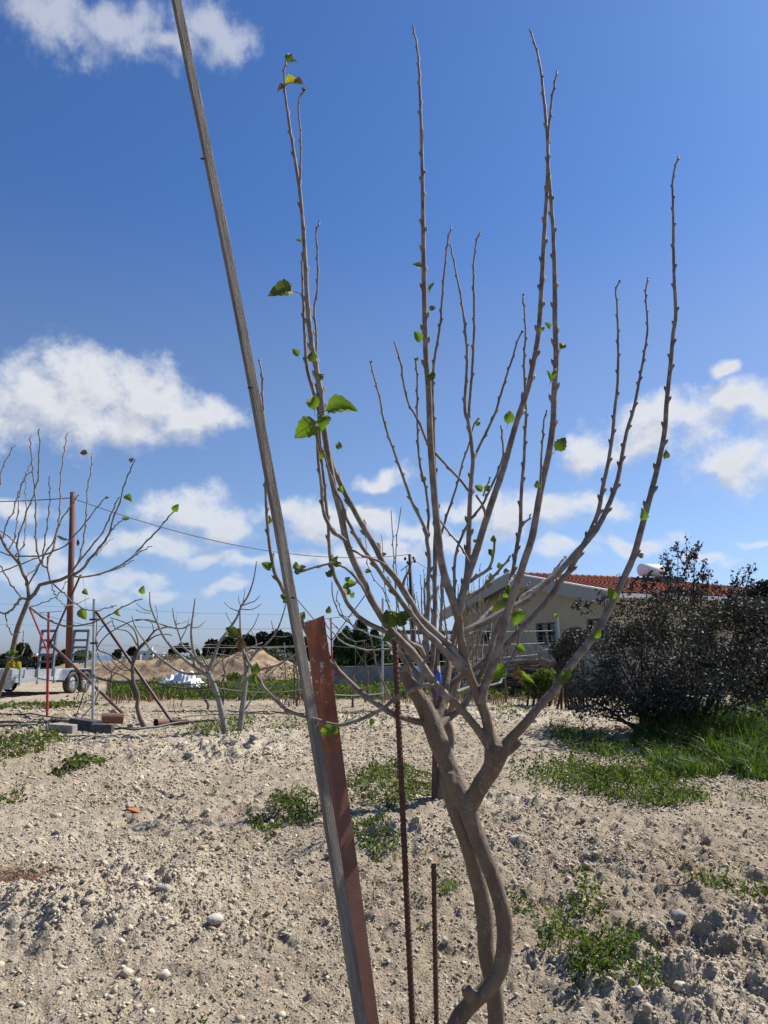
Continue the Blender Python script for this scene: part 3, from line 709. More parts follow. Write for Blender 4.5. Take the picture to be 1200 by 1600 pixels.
# ---------------- the main mulberry
bx, by = P(748, 1560, 2.18)[:2]
root = empty('mulberry_tree', (bx, by, g0(bx, by)), 'tall front mulberry tree with twin bare trunks, long upright shoots and first green leaves', 'tree')
mb = MB()
pxline(mb, [(742, 2080, 2.16), (738, 1900, 2.16), (722, 1720, 2.15), (705, 1640, 2.15), (715, 1595, 2.14), (738, 1566, 2.13), (762, 1544, 2.13), (779, 1520, 2.13), (788, 1481, 2.13), (787, 1433, 2.13), (774, 1383, 2.13), (757, 1337, 2.13), (741, 1295, 2.14), (731, 1262, 2.14)], [40, 36, 32, 28, 26, 26, 25, 24, 25, 25, 25, 25, 27, 30])
pxline(mb, [(752, 2080, 2.2), (765, 1850, 2.22), (777, 1700, 2.24), (776, 1600, 2.24), (771, 1543, 2.23), (760, 1490, 2.22), (758, 1450, 2.22), (752, 1400, 2.2), (742, 1360, 2.19), (731, 1320, 2.18), (718, 1285, 2.18), (706, 1250, 2.18), (697, 1212, 2.18)], [36, 28, 27, 26, 26, 26, 25, 25, 24, 24, 23])
pxline(mb, [(742, 1562, 2.12), (731, 1551, 2.10), (728, 1543, 2.09)], [20, 19, 14])                       # knobbly cut stub low down
pxline(mb, [(731, 1270, 2.14), (714, 1228, 2.16), (699, 1193, 2.18), (687, 1162, 2.19), (674, 1128, 2.2), (660, 1098, 2.2), (646, 1076, 2.2), (635, 1060, 2.2), (630, 1048, 2.2)], [27, 27, 30, 33, 31, 27, 24, 20, 16])
pxline(mb, [(731, 1268, 2.14), (745, 1237, 2.13), (758, 1217, 2.12), (770, 1197, 2.11), (776, 1175, 2.1), (777, 1162, 2.1)], [26, 28, 28, 30, 38, 30])
pxline(mb, [(683, 1148, 2.19), (681, 1132, 2.2), (687, 1110, 2.22), (692, 1090, 2.24), (696, 1070, 2.26), (700, 1050, 2.28), (702, 1032, 2.3)], [22, 19, 16, 15, 14, 12, 11])
pxline(mb, [(777, 1172, 2.1), (767, 1158, 2.1), (763, 1137, 2.1), (757, 1112, 2.09), (750, 1094, 2.09), (741, 1073, 2.08), (732, 1050, 2.07), (724, 1023, 2.06), (720, 998, 2.05), (717, 972, 2.04), (714, 955, 2.03)], [26, 21, 17, 17, 18, 15, 14, 14, 13, 14, 15])
pxline(mb, [(777, 1176, 2.1), (790, 1162, 2.1), (808, 1144, 2.1), (827, 1123, 2.1), (842, 1104, 2.11), (865, 1080, 2.12)], [20, 16, 16, 15, 14, 13])
pxline(mb, [(783, 1178, 2.12), (797, 1168, 2.12), (811, 1156, 2.12)], [20, 19, 17], lump=.02)                 # cut stub under the right arm
pxline(mb, [(766, 1168, 2.1), (751, 1146, 2.09), (733, 1123, 2.08), (716, 1104, 2.07), (701, 1090, 2.06)], [18, 14, 13, 12, 12])
pxline(mb, [(676, 1135, 2.2), (665, 1130, 2.19), (645, 1126, 2.17), (625, 1120, 2.15)], [18, 13, 10, 9])
pxline(mb, [(683, 1136, 2.21), (694, 1126, 2.24), (706, 1118, 2.27), (717, 1110, 2.3)], [16, 13, 12, 11])
pxline(mb, [(703, 1206, 2.17), (703, 1213, 2.15), (706, 1228, 2.14)], [14, 18, 12])                          # knob at the split
trunk = mb.build('trunk', bark, root); remesh(trunk, .0032, 5)
BUDS = MB()
def branch(pts, d0, d1, w, buds=True, bias=None, mat=None, n=9, lab=None):
    mb = MB(); p3, r3, T, bl = shoot_geo(mb, pts, d0, d1, w, buds, n, bias=bias)
    me = None
    for b in bl:
        bud_geo(mb, *b)
    if w[-1] < 6 and buds:      # end bud cluster
        e = p3[-1]; td = T[-1]
        for k in range(3):
            dd = td + np.array([R.uniform(-.7, .7), R.uniform(-.5, .5), R.uniform(-.1, .5)]); bud_geo(mb, e, dd, max(.0022, r3[-1] * .9) * d1 / 2.1)
    o = mb.build('branch', mat or shootb, root, True)
    return o
# R2, the right arm
branch([(855, 1091), (865, 1080), (890, 1042), (915, 1011), (940, 974), (959, 936), (971, 911), (990, 869), (1005, 816), (1020, 760), (1031, 715), (1039, 670), (1042, 625), (1048, 569), (1052, 520), (1056, 492), (1053, 417), (1052, 333), (1051, 283), (1056, 258), (1060, 246)], 2.12, 2.3, [13.5, 13, 11.5, 10.5, 9, 8, 7, 5.5, 3.5])
# L2, tall middle shoot
branch([(716, 962), (708, 938), (700, 916), (692, 888), (686, 850), (680, 787), (675, 725), (672, 675), (670, 612), (666, 562), (664, 500), (662, 396), (660, 271), (657, 167), (653, 83), (645, 42)], 2.03, 1.95, [14, 13, 12, 11, 10, 9, 7.5, 6, 3.5])
branch([(715, 962), (720, 941), (725, 922), (731, 900), (738, 880), (746, 857), (754, 830), (772, 775), (787, 732), (800, 685), (812, 645), (825, 607), (833, 570), (840, 532), (844, 490), (850, 375), (855, 292), (856, 230), (851, 167), (844, 104), (835, 67), (828, 48)], 2.03, 2.2, [14, 12, 11, 10, 9.5, 9, 7.5, 6, 3.5])
branch([(752, 1100), (756, 1077), (765, 1052), (774, 1031), (782, 1000), (790, 967), (800, 934), (809, 909), (820, 875), (832, 837), (841, 787), (848, 750), (857, 712), (864, 662), (866, 612), (869, 562), (867, 500), (867, 458), (865, 375), (860, 300), (856, 246), (857, 208), (862, 158), (867, 129), (870, 112)], 2.08, 1.98, [15, 13, 12.5, 12, 11, 10, 9, 7.5, 6, 3.5])
# R4 and its continuation
branch([(703, 1093), (685, 1074), (670, 1055), (654, 1032), (641, 1016), (625, 1000), (611, 985), (602, 972), (590, 953), (577, 931), (567, 906), (555, 882), (545, 857), (539, 837), (534, 810), (528, 785), (522, 762), (515, 725), (509, 687), (504, 650), (501, 612), (495, 580), (487, 537), (482, 492), (479, 450), (476, 390), (470, 312), (465, 275), (457, 225), (451, 187), (446, 150), (444, 112), (447, 98)], 2.06, 2.0, [13, 14, 12, 11.5, 12, 10.5, 9.5, 8.5, 7.5, 6, 3.5])
branch([(468, 295), (470, 250), (469, 200), (466, 162), (471, 148), (477, 138)], 2.0, 1.98, [4.5, 3.6, 3])
branch([(726, 1040), (714, 1024), (704, 1010), (687, 995), (670, 979), (655, 964), (642, 941), (629, 920), (616, 900), (600, 882), (586, 854), (567, 822), (550, 791), (535, 762), (520, 728), (507, 680), (498, 640), (490, 612), (480, 575), (476, 525), (474, 475), (472, 425), (473, 395)], 2.05, 2.06, [12, 12, 11, 10, 9, 8, 7, 5, 3.5])
branch([(727, 1050), (716, 1037), (706, 1027), (695, 1017), (680, 1001), (662, 985), (647, 966), (631, 945), (616, 924), (605, 910), (586, 882), (574, 866), (561, 847), (550, 826), (540, 807), (534, 785), (524, 765), (514, 735), (505, 705)], 2.05, 1.97, [13, 12, 10, 8.5, 7.5, 6, 4.5, 3])
branch([(605, 987), (592, 982), (577, 975), (561, 964), (550, 952), (542, 941), (534, 922), (524, 904), (519, 886), (516, 872), (514, 847), (513, 822), (510, 792), (507, 760), (503, 720), (499, 670), (496, 610), (494, 560), (494, 520), (491, 482), (496, 450), (496, 400), (494, 365), (499, 347)], 2.04, 2.1, [8.5, 7.5, 6, 5.5, 5, 4.5, 4.5, 4, 3.2])
branch([(541, 846), (530, 837), (521, 832), (511, 814), (505, 797), (501, 750), (496, 710), (496, 678), (498, 652)], 2.02, 1.96, [7, 6.5, 5.5, 5, 4, 3.5])
branch([(574, 930), (561, 909), (550, 897), (539, 887), (525, 882), (517, 881), (499, 884), (480, 890), (467, 894), (461, 887)], 2.02, 1.95, [5.5, 4.5, 4, 4, 4.5, 4])
branch([(602, 883), (592, 877), (575, 871), (562, 866), (551, 860)], 2.0, 1.98, [5, 4, 3.5, 4], n=7)
branch([(627, 1121), (610, 1114), (589, 1100), (567, 1085), (545, 1065), (527, 1047), (515, 1035), (500, 1016), (485, 997), (470, 970), (456, 945), (445, 927), (438, 912), (430, 897), (425, 875), (421, 850), (418, 819), (416, 790), (415, 740), (415, 687), (412, 650), (410, 612), (409, 582), (405, 565)], 2.15, 2.3, [9.5, 9.5, 9, 8, 7, 5.5, 5, 4.2, 3.4])
branch([(677, 1072), (666, 1070), (650, 1075), (629, 1085), (612, 1096), (600, 1106), (580, 1117), (555, 1127), (530, 1133), (513, 1130), (497, 1125), (480, 1121), (450, 1110), (434, 1097), (417, 1080), (405, 1063), (395, 1045), (386, 1030), (380, 1018)], 2.04, 2.0, [7.5, 7, 6.5, 6, 6, 6, 6.5, 6, 5])
branch([(611, 1095), (603, 1076), (596, 1060), (591, 1045), (586, 1031), (582, 1006), (576, 992)], 2.05, 2.05, [4, 3.2, 3, 2.5], n=6)
branch([(642, 1064), (640, 1052), (637, 1042), (630, 1031), (622, 1017), (612, 1002), (603, 990)], 2.2, 2.15, [8, 8, 8, 7.5], n=8)
branch([(700, 1040), (703, 1020), (707, 1003), (714, 975), (722, 945), (729, 900), (732, 860), (733, 825), (735, 770), (738, 735), (739, 718), (736, 685), (732, 660), (727, 645), (727, 618), (730, 560), (727, 520), (724, 490), (719, 458), (709, 408), (704, 384)], 2.3, 2.45, [11, 10, 9.5, 9, 8, 7, 6, 5, 4, 3])
branch([(733, 655), (733, 640), (735, 615), (739, 560), (741, 500), (740, 417), (745, 375), (750, 364)], 2.42, 2.45, [5, 5, 4.5, 4, 3])
branch([(741, 716), (745, 706), (755, 685), (765, 665), (775, 642), (784, 612), (790, 592), (800, 562), (808, 535), (815, 519)], 2.42, 2.5, [4.5, 4.5, 4.2, 4, 3])
branch([(732, 767), (722, 753), (710, 740), (693, 722), (677, 705), (667, 690), (659, 670), (652, 655), (645, 642), (639, 632), (632, 607), (626, 567), (617, 537)], 2.4, 2.35, [4.5, 4.5, 4.5, 4, 4, 3.2])
# rear pair P1, P2
branch([(668, 1118), (662, 1100), (656, 1080), (660, 1060), (663, 1041), (667, 1010), (668, 966), (670, 935), (669, 910), (671, 885), (670, 862), (667, 845), (666, 831), (656, 808), (645, 787), (636, 762), (627, 737), (614, 700), (601, 662), (594, 625), (586, 595), (579, 567)], 2.35, 2.6, [9, 9.5, 9, 8, 7.5, 6.5, 5.5, 4.5, 4, 3], mat=figlitbark)
branch([(668, 838), (669, 820), (670, 800), (664, 757), (656, 725), (653, 685), (652, 650), (652, 600), (651, 577), (649, 564)], 2.5, 2.55, [5, 4.6, 4.2, 4, 3.4])
branch([(660, 1088), (666, 1062), (674, 1041), (677, 1016), (679, 972), (680, 941), (679, 910), (680, 885), (680, 850), (682, 800), (679, 737), (677, 650), (676, 600), (679, 562), (684, 532), (689, 500), (690, 479), (695, 417), (700, 375), (705, 355)], 2.38, 2.5, [9, 8.5, 8, 7.5, 7, 6.5, 5.5, 5, 4, 3])
branch([(662, 1024), (656, 1012), (648, 1008), (640, 1004), (629, 991), (622, 984)], 2.36, 2.2, [8, 8, 7, 5], buds=False)
# G and H towards the right
branch([(699, 1078), (706, 1070), (721, 1057), (740, 1046), (755, 1036), (771, 1025), (790, 1008), (806, 992), (820, 977), (838, 958), (850, 945), (862, 930), (877, 907), (889, 893), (900, 873), (912, 850), (922, 832), (935, 800), (942, 762), (950, 725), (957, 680), (961, 637), (965, 600), (966, 550), (965, 500), (964, 475), (962, 455), (967, 441)], 2.3, 2.6, [11, 11, 11, 10, 9, 7.5, 6.5, 5.5, 4.5, 3])
branch([(722, 992), (731, 984), (749, 976), (767, 967), (786, 956), (807, 946), (827, 935), (842, 921), (857, 908), (871, 896), (886, 880), (900, 864), (916, 847), (935, 822), (952, 787), (965, 750), (972, 712), (980, 672), (990, 640), (999, 595), (1009, 539), (1012, 510), (1010, 480), (1009, 455), (1012, 436)], 2.06, 2.5, [11, 11, 11, 11, 10, 8.5, 7, 6, 5, 4, 3])
branch([(784, 975), (791, 968), (797, 960), (805, 945), (820, 929), (836, 919), (850, 909), (862, 898), (874, 882), (881, 872)], 2.2, 2.35, [5, 6, 6, 5.5, 4.5, 4], mat=figlitbark)  # sunlit top strand: the light is put in as paler bark
branch([(728, 993), (738, 985), (749, 971), (767, 952), (780, 942), (789, 931), (793, 917), (800, 903)], 2.1, 2.3, [7, 7, 6, 5, 4], mat=figlitbark)  # branch lit white from above, painted with the paler bark
branch([(715, 1111), (725, 1102), (734, 1089), (746, 1067), (757, 1042), (766, 1017), (771, 999), (777, 980), (784, 965), (791, 940), (797, 912), (802, 890), (807, 857), (813, 825), (814, 787), (816, 750), (819, 720), (820, 687), (822, 650), (820, 600), (819, 562), (821, 525), (820, 495), (817, 462)], 2.3, 2.5, [10, 9, 8, 7, 7, 6.5, 5.5, 5, 4, 3])
branch([(712, 1082), (722, 1078), (732, 1074), (746, 1071), (771, 1070), (782, 1066)], 2.32, 2.5, [6, 5, 4.5, 4], mat=figlitbark, n=7)
branch([(709, 960), (710, 930), (710, 890), (713, 862), (722, 838), (735, 812), (745, 800), (755, 787), (767, 762), (780, 732), (786, 710), (785, 685), (783, 668)], 2.3, 2.35, [5, 5, 4.5, 4.5, 4, 3.2])
branch([(842, 775), (844, 762), (846, 712), (849, 675), (850, 655), (854, 644)], 2.0, 2.0, [5, 4, 3.5, 3])
branch([(682, 850), (689, 835), (700, 800), (715, 755), (722, 725), (732, 697), (741, 662), (746, 655)], 2.45, 2.5, [4, 4, 3.5, 3])
branch([(684, 808), (700, 830), (710, 842), (725, 862), (735, 882)], 2.4, 2.3, [3.5, 3.2, 3], n=6)
branch([(734, 909), (744, 902), (760, 892), (766, 884), (769, 876), (772, 861), (772, 845)], 2.05, 1.98, [6, 5.5, 5, 4.5, 4])
branch([(722, 944), (731, 937), (744, 928), (762, 911), (775, 896), (785, 886), (796, 871)], 2.15, 2.1, [4, 4, 5, 4.5, 3.5])
branch([(810, 951), (805, 970), (809, 986), (811, 999), (805, 1017), (797, 1032), (787, 1045), (780, 1052)], 2.3, 2.25, [4, 4, 4, 3.5], n=6)
branch([(784, 966), (792, 960), (806, 942), (815, 925), (826, 912)], 2.15, 2.2, [3, 3, 2.5], n=6)
branch([(755, 775), (760, 760), (765, 748)], 2.05, 2.02, [3.5, 3, 2.6], n=6)
branch([(758, 810), (757, 795), (750, 783), (745, 777)], 2.05, 2.02, [4.5, 4, 3.6], n=6)
branch([(816, 822), (820, 816), (827, 810), (828, 806)], 2.4, 2.38, [3.5, 3, 3], n=6)
branch([(988, 872), (995, 866), (999, 862)], 2.14, 2.12, [8, 6, 4], n=6)
branch([(629, 920), (632, 905), (638, 893)], 2.0, 1.97, [6, 5, 4.5], n=6)
# leaves
LV = [(452, 90, 20, 75, 1.99, 'd'), (459, 96, 12, 10, 1.99, 'd'), (477, 140, 14, 60, 1.97, 'd'), (466, 376, 12, 150, 1.99, 'g'), (440, 456, 46, 190, 1.97, 'd'), (449, 448, 16, 160, 1.98, 'd'),
      (462, 551, 17, 125, 1.99, 'g'), (488, 557, 22, 95, 1.97, 'd'), (501, 589, 15, 45, 2.02, 'd'), (490, 628, 30, 95, 1.96, 'gc'), (532, 638, 54, 5, 1.93, 'gc'), (479, 671, 48, 215, 1.92, 'g'), (507, 661, 32, 250, 1.93, 'g'),
      (529, 696, 15, 80, 2.0, 'd'), (503, 712, 16, 230, 2.0, 'g'), (533, 765, 14, 300, 2.0, 'g'), (652, 415, 17, 150, 1.94, 'd'), (674, 447, 18, 55, 1.94, 's'), (671, 450, 16, 95, 1.94, 's'), (676, 482, 14, 40, 1.94, 'd'), (652, 526, 22, 115, 1.93, 'g'),
      (675, 587, 20, 95, 1.93, 'd'), (660, 748, 14, 110, 2.4, 'd'), (651, 561, 10, 80, 2.5, 'd'), (748, 763, 16, 140, 2.1, 'g'), (762, 763, 14, 30, 2.1, 'd'), (795, 652, 24, 80, 2.3, 'g'), (747, 662, 10, 20, 2.4, 'd'),
      (855, 509, 15, 130, 1.97, 'g'), (879, 540, 17, 60, 1.97, 'd'), (858, 587, 24, 110, 1.96, 's'), (867, 583, 28, 62, 1.95, 's'), (876, 694, 28, 50, 1.97, 'd'), (840, 757, 14, 100, 1.98, 'd'), (848, 515, 12, 60, 2.05, 'g'),
      (1004, 804, 22, 85, 2.15, 'gc'), (1040, 710, 16, 80, 2.15, 'd'), (1002, 868, 12, 30, 2.13, 'd'), (954, 928, 22, 95, 2.12, 'gc'), (934, 990, 18, 70, 2.11, 'g'), (886, 1052, 20, 60, 2.1, 'gc'), (880, 1062, 18, 250, 2.1, 'd'),
      (524, 877, 18, 80, 1.99, 'd'), (528, 882, 14, 30, 1.98, 'd'), (518, 896, 14, 250, 1.98, 'd'), (513, 897, 12, 150, 1.98, 'd'), (605, 964, 24, 95, 2.02, 'd'), (616, 962, 18, 115, 2.02, 'g'), (626, 966, 22, 70, 2.02, 'g'), (634, 964, 26, 25, 2.02, 'd'), (614, 972, 20, 60, 2.01, 'g'), (608, 996, 22, 200, 2.01, 'd'), (628, 974, 18, 15, 2.01, 'd'),
      (361, 988, 26, 130, 1.99, 'd'), (373, 990, 18, 90, 2.0, 'b'), (376, 1005, 22, 95, 2.0, 'b'), (399, 1045, 20, 80, 2.0, 'g'), (398, 1062, 16, 290, 2.0, 'g'), (416, 885, 20, 140, 2.2, 'g'), (424, 882, 12, 60, 2.2, 'd'), (443, 932, 13, 150, 2.2, 'd'), (446, 938, 12, 230, 2.2, 'd'), (472, 963, 18, 75, 2.25, 'd'),
      (462, 884, 14, 85, 1.95, 'g'), (466, 893, 14, 10, 1.95, 'd'), (473, 887, 12, 20, 1.95, 'd'), (421, 812, 14, 100, 2.25, 'd'), (512, 1141, 26, 195, 1.98, 'gc'), (522, 1140, 16, 80, 1.98, 'g'), (580, 1128, 12, 270, 2.0, 'g'), (630, 1085, 8, 260, 2.03, 'g'), (771, 842, 12, 90, 1.98, 'd'), (767, 863, 14, 120, 1.98, 'd'),
      (796, 922, 20, 110, 2.18, 'd'), (790, 927, 16, 60, 2.18, 'g'), (786, 948, 38, 60, 2.2, 'd'), (808, 963, 30, 250, 2.2, 'gc'), (806, 936, 18, 20, 2.25, 'd'), (826, 928, 22, 20, 2.3, 'd'), (813, 1014, 18, 330, 2.23, 'g'), (777, 1051, 34, 175, 2.2, 'gc'), (763, 1056, 24, 200, 2.22, 'g'), (820, 1057, 36, 322, 2.2, 's'), (810, 1050, 24, 100, 2.2, 'b'),
      (780, 884, 12, 95, 2.12, 'g'), (734, 930, 10, 100, 2.2, 'y'), (548, 857, 8, 40, 2.0, 'd')]
for (x, y, s, a, d, k) in LV: leaf(root, x, y, s * .93, a, d, k)
leaf(root, 457, 132, 26, 5, 1.97, 'y', 'crumpled yellow leaf with brown edges near the top'); leaf(root, 440, 140, 16, 190, 1.97, 'b', 'dry brown leaf scrap')
leaf(root, 467, 130, 16, 340, 1.97, 'b')
mb = MB(); mb.tube([P(497, 655, 1.97), P(495, 672, 1.95), P(497, 690, 1.97), P(499, 705, 2.0)], [.0022, .003, .0035, .004], 6, .01); mb.build('leaf_stalk', budm, root, True)

# ---------------- stakes around it
def local_box(name, p0, p1, w, dpt, mat, label=None, cat=None, bend=0, seg=14, facing=None, parent=None, bev=.12, rough=0.):
    """squared batten from p0 to p1 built along its own Z axis, slightly bowed"""
    p0, p1 = np.array(p0), np.array(p1); L = np.linalg.norm(p1 - p0); V = []; F = []
    prof = []
    for (sx, sy) in ((-1, -1), (1, -1), (1, 1), (-1, 1)):
        for k in ((1 - bev, 1), (1, 1 - bev)) if (sx * sy < 0) else ((1, 1 - bev), (1 - bev, 1)): prof.append((sx * k[0] * w / 2, sy * k[1] * dpt / 2))
    m = len(prof)
    for i in range(seg + 1):
        t_ = i / seg; off = bend * math.sin(math.pi * t_)
        for a, b_ in prof: V.append((a + off + rough * R.uniform(-1, 1), b_ + rough * R.uniform(-1, 1), t_ * L))
    for i in range(seg):
        for j in range(m): F.append((i * m + j, i * m + (j + 1) % m, (i + 1) * m + (j + 1) % m, (i + 1) * m + j))
    F.append(tuple(range(m - 1, -1, -1))); F.append(tuple(range(seg * m, seg * m + m)))
    o = obj(name, mesh(name, V, F, mat))
    z = Vector((p1 - p0) / L); f = Vector(facing or (0, -1, 0)); yv = -(f - z * f.dot(z)).normalized(); xv = yv.cross(z)
    o.matrix_world = Matrix(((xv.x, yv.x, z.x, p0[0]), (xv.y, yv.y, z.y, p0[1]), (xv.z, yv.z, z.z, p0[2]), (0, 0, 0, 1)))
    return tag(o, label, cat)
def ground_end(pa, pb, d, extra=0.0):
    """extend the line through two pixels at distance d down to the ground"""
    a, b_ = P(*pa, d), P(*pb, d); z = g0(b_[0], d); t_ = (z - a[2]) / (b_[2] - a[2]); return a + (b_ - a) * t_ - np.array([0, 0, .05])
top = P(263, -60, 2.02); bot = ground_end((431, 800), (564, 1600), 2.0)
ws = local_box('wooden_stake', bot, top, .0245, .018, wood, 'long weathered grey wooden stake leaning left, tallest thing in the picture', 'stake', bend=.034, seg=30, facing=(.62, -1, 0), rough=.0006)
bpy.context.view_layer.update()
for kx, ky, s_ in ((317, 248, .006), (391, 606, .006), (458, 934, .005)):
    c = P(kx, ky, 1.985); mb = MB(); V_, F_ = I1; mb.add(V_ * np.array([s_ * 1.5, s_ * .55, s_ * .6]) + c, [tuple(f) for f in F_.tolist()]); mb.build('knot', knot, ws)
# steel angle (L profile): wide face towards the camera, narrow flange on its left going back
def angle_post(name, pt, pb, d, w, t_, mats, label, facing):
    top = P(*pt, d); bot = ground_end(pt, pb, d); L = np.linalg.norm(top - bot)
    prof = [(-w / 2, 0), (w / 2, 0), (w / 2, t_), (-w / 2 + t_, t_), (-w / 2 + t_, w * .9), (-w / 2, w * .9)]
    n = 14; V = [(a, b_, L * i / n) for i in range(n + 1) for a, b_ in prof]; m = 6
    V[-6:] = [(a, b_, L + (.006 if i in (1, 2) else -.004)) for i, (a, b_) in enumerate(prof)]
    F = [(i * m + j, i * m + (j + 1) % m, (i + 1) * m + (j + 1) % m, (i + 1) * m + j) for i in range(n) for j in range(m)]
    F += [(0, 3, 2, 1), (0, 5, 4, 3), (n * m, n * m + 1, n * m + 2, n * m + 3), (n * m, n * m + 3, n * m + 4, n * m + 5)]
    me = mesh(name, V, F, mats[0]); me.materials.append(mats[1])
    for p in me.polygons:
        if p.center.z > L * .80: p.material_index = 1
    o = obj(name, me); z = Vector((top - bot) / L); f = Vector(facing); yv = -(f - z * f.dot(z)).normalized(); xv = yv.cross(z)
    o.matrix_world = Matrix(((xv.x, yv.x, z.x, bot[0]), (xv.y, yv.y, z.y, bot[1]), (xv.z, yv.z, z.z, bot[2]), (0, 0, 0, 1)))
    return tag(o, label, 'stake')
angle_post('steel_angle_stake', (496.5, 966), (584, 1600), 2.1, .0415, .004, (rust, rustp), 'broad rusty red steel angle stake beside the wooden stake', (.70, -1, 0))
def rebar(pt, pb, d, dia, label, wpx=None):
    top = P(*pt, d); bot = ground_end(pt, pb, d); L = np.linalg.norm(top - bot); n = int(L / .0065); ax = (top - bot) / L
    rr_ = [dia / 2 * (1.14 if i % 2 else .92) for i in range(n + 1)]
    mb = MB(); mb.tube([bot + ax * L * i / n for i in range(n + 1)], rr_, 10); o = mb.build('rebar_stake', rebarm)
    return tag(o, label, 'rebar stake')
rebar((616, 985), (645.5, 1600), 2.13, .0150, 'tall rusty rebar stake reaching up into the branches left of the trunk')
rebar((677.5, 1350), (682, 1600), 2.1, .0122, 'short rusty rebar stake with its top at mid trunk height')
x, y = gflat(678, 1264)
mb = MB(); b0 = np.array([x, y, g0(x, y) - .05]); t0 = P(683, 1003, y)
ax = t0 - b0
mb.tube([b0, t0], [.026, .026], 4); o = mb.build('rear_post', brownp); root2 = o; tag(o, 'dark rusty post behind the tree with a blue bottle hung near its top', 'post')
p = P(685.5, 1068, y - .05); root3 = empty('blue_bottle', p - [0, 0, .14], 'blue plastic bottle hung on the rear post, seen through the tree', 'bottle')
mb = MB(); mb.tube([p - [0, 0, .14], p - [0, 0, .12], p + [0, 0, .05], p + [0, 0, .09], p + [0, 0, .13]], [.015, .024, .026, .022, .010], 10, .03); mb.build('bottle_body', bluem, root3, True)
mb = MB(); mb.tube([p + [0, 0, .13], p + [0, 0, .17]], [.012, .011], 8); mb.build('bottle_cap', whitem, root3)

# ---------------- other bare trees, traced
def bare_tree(name, label, base_px, dist, trunk_pts, tw, branches, leaves=(), barkm=bark, d_spread=.0, cat='tree', group=None, buds=True, vox=None):
    global root
    bx = P(base_px[0], base_px[1], dist); r_ = empty(name, (bx[0], dist, g0(bx[0], dist)), label, cat, group)
    mb = MB(); 
    for tp, w in zip(trunk_pts, tw): pxline(mb, [(a, b_, dist) for a, b_ in tp], w, 10, .06)
    tr = mb.build('trunk', barkm, r_, True)
    if vox: remesh(tr, vox, 3)
    for i, (pts, w) in enumerate(branches):
        dd = (R.uniform(-1, 1)) * d_spread
        mb = MB(); p3, r3, T, bl = shoot_geo(mb, pts, dist, dist + dd, w, buds, 6)
        for b_ in bl: bud_geo(mb, b_[0], b_[1], b_[2] * .8)
        mb.build('branch', barkm if w[0] > 4.5 else (shootb if barkm is bark else barkm), r_, True)
    for (x, y, s, a, k) in leaves: leaf(r_, x, y, s * .8, a, dist - .05, k)
    return r_
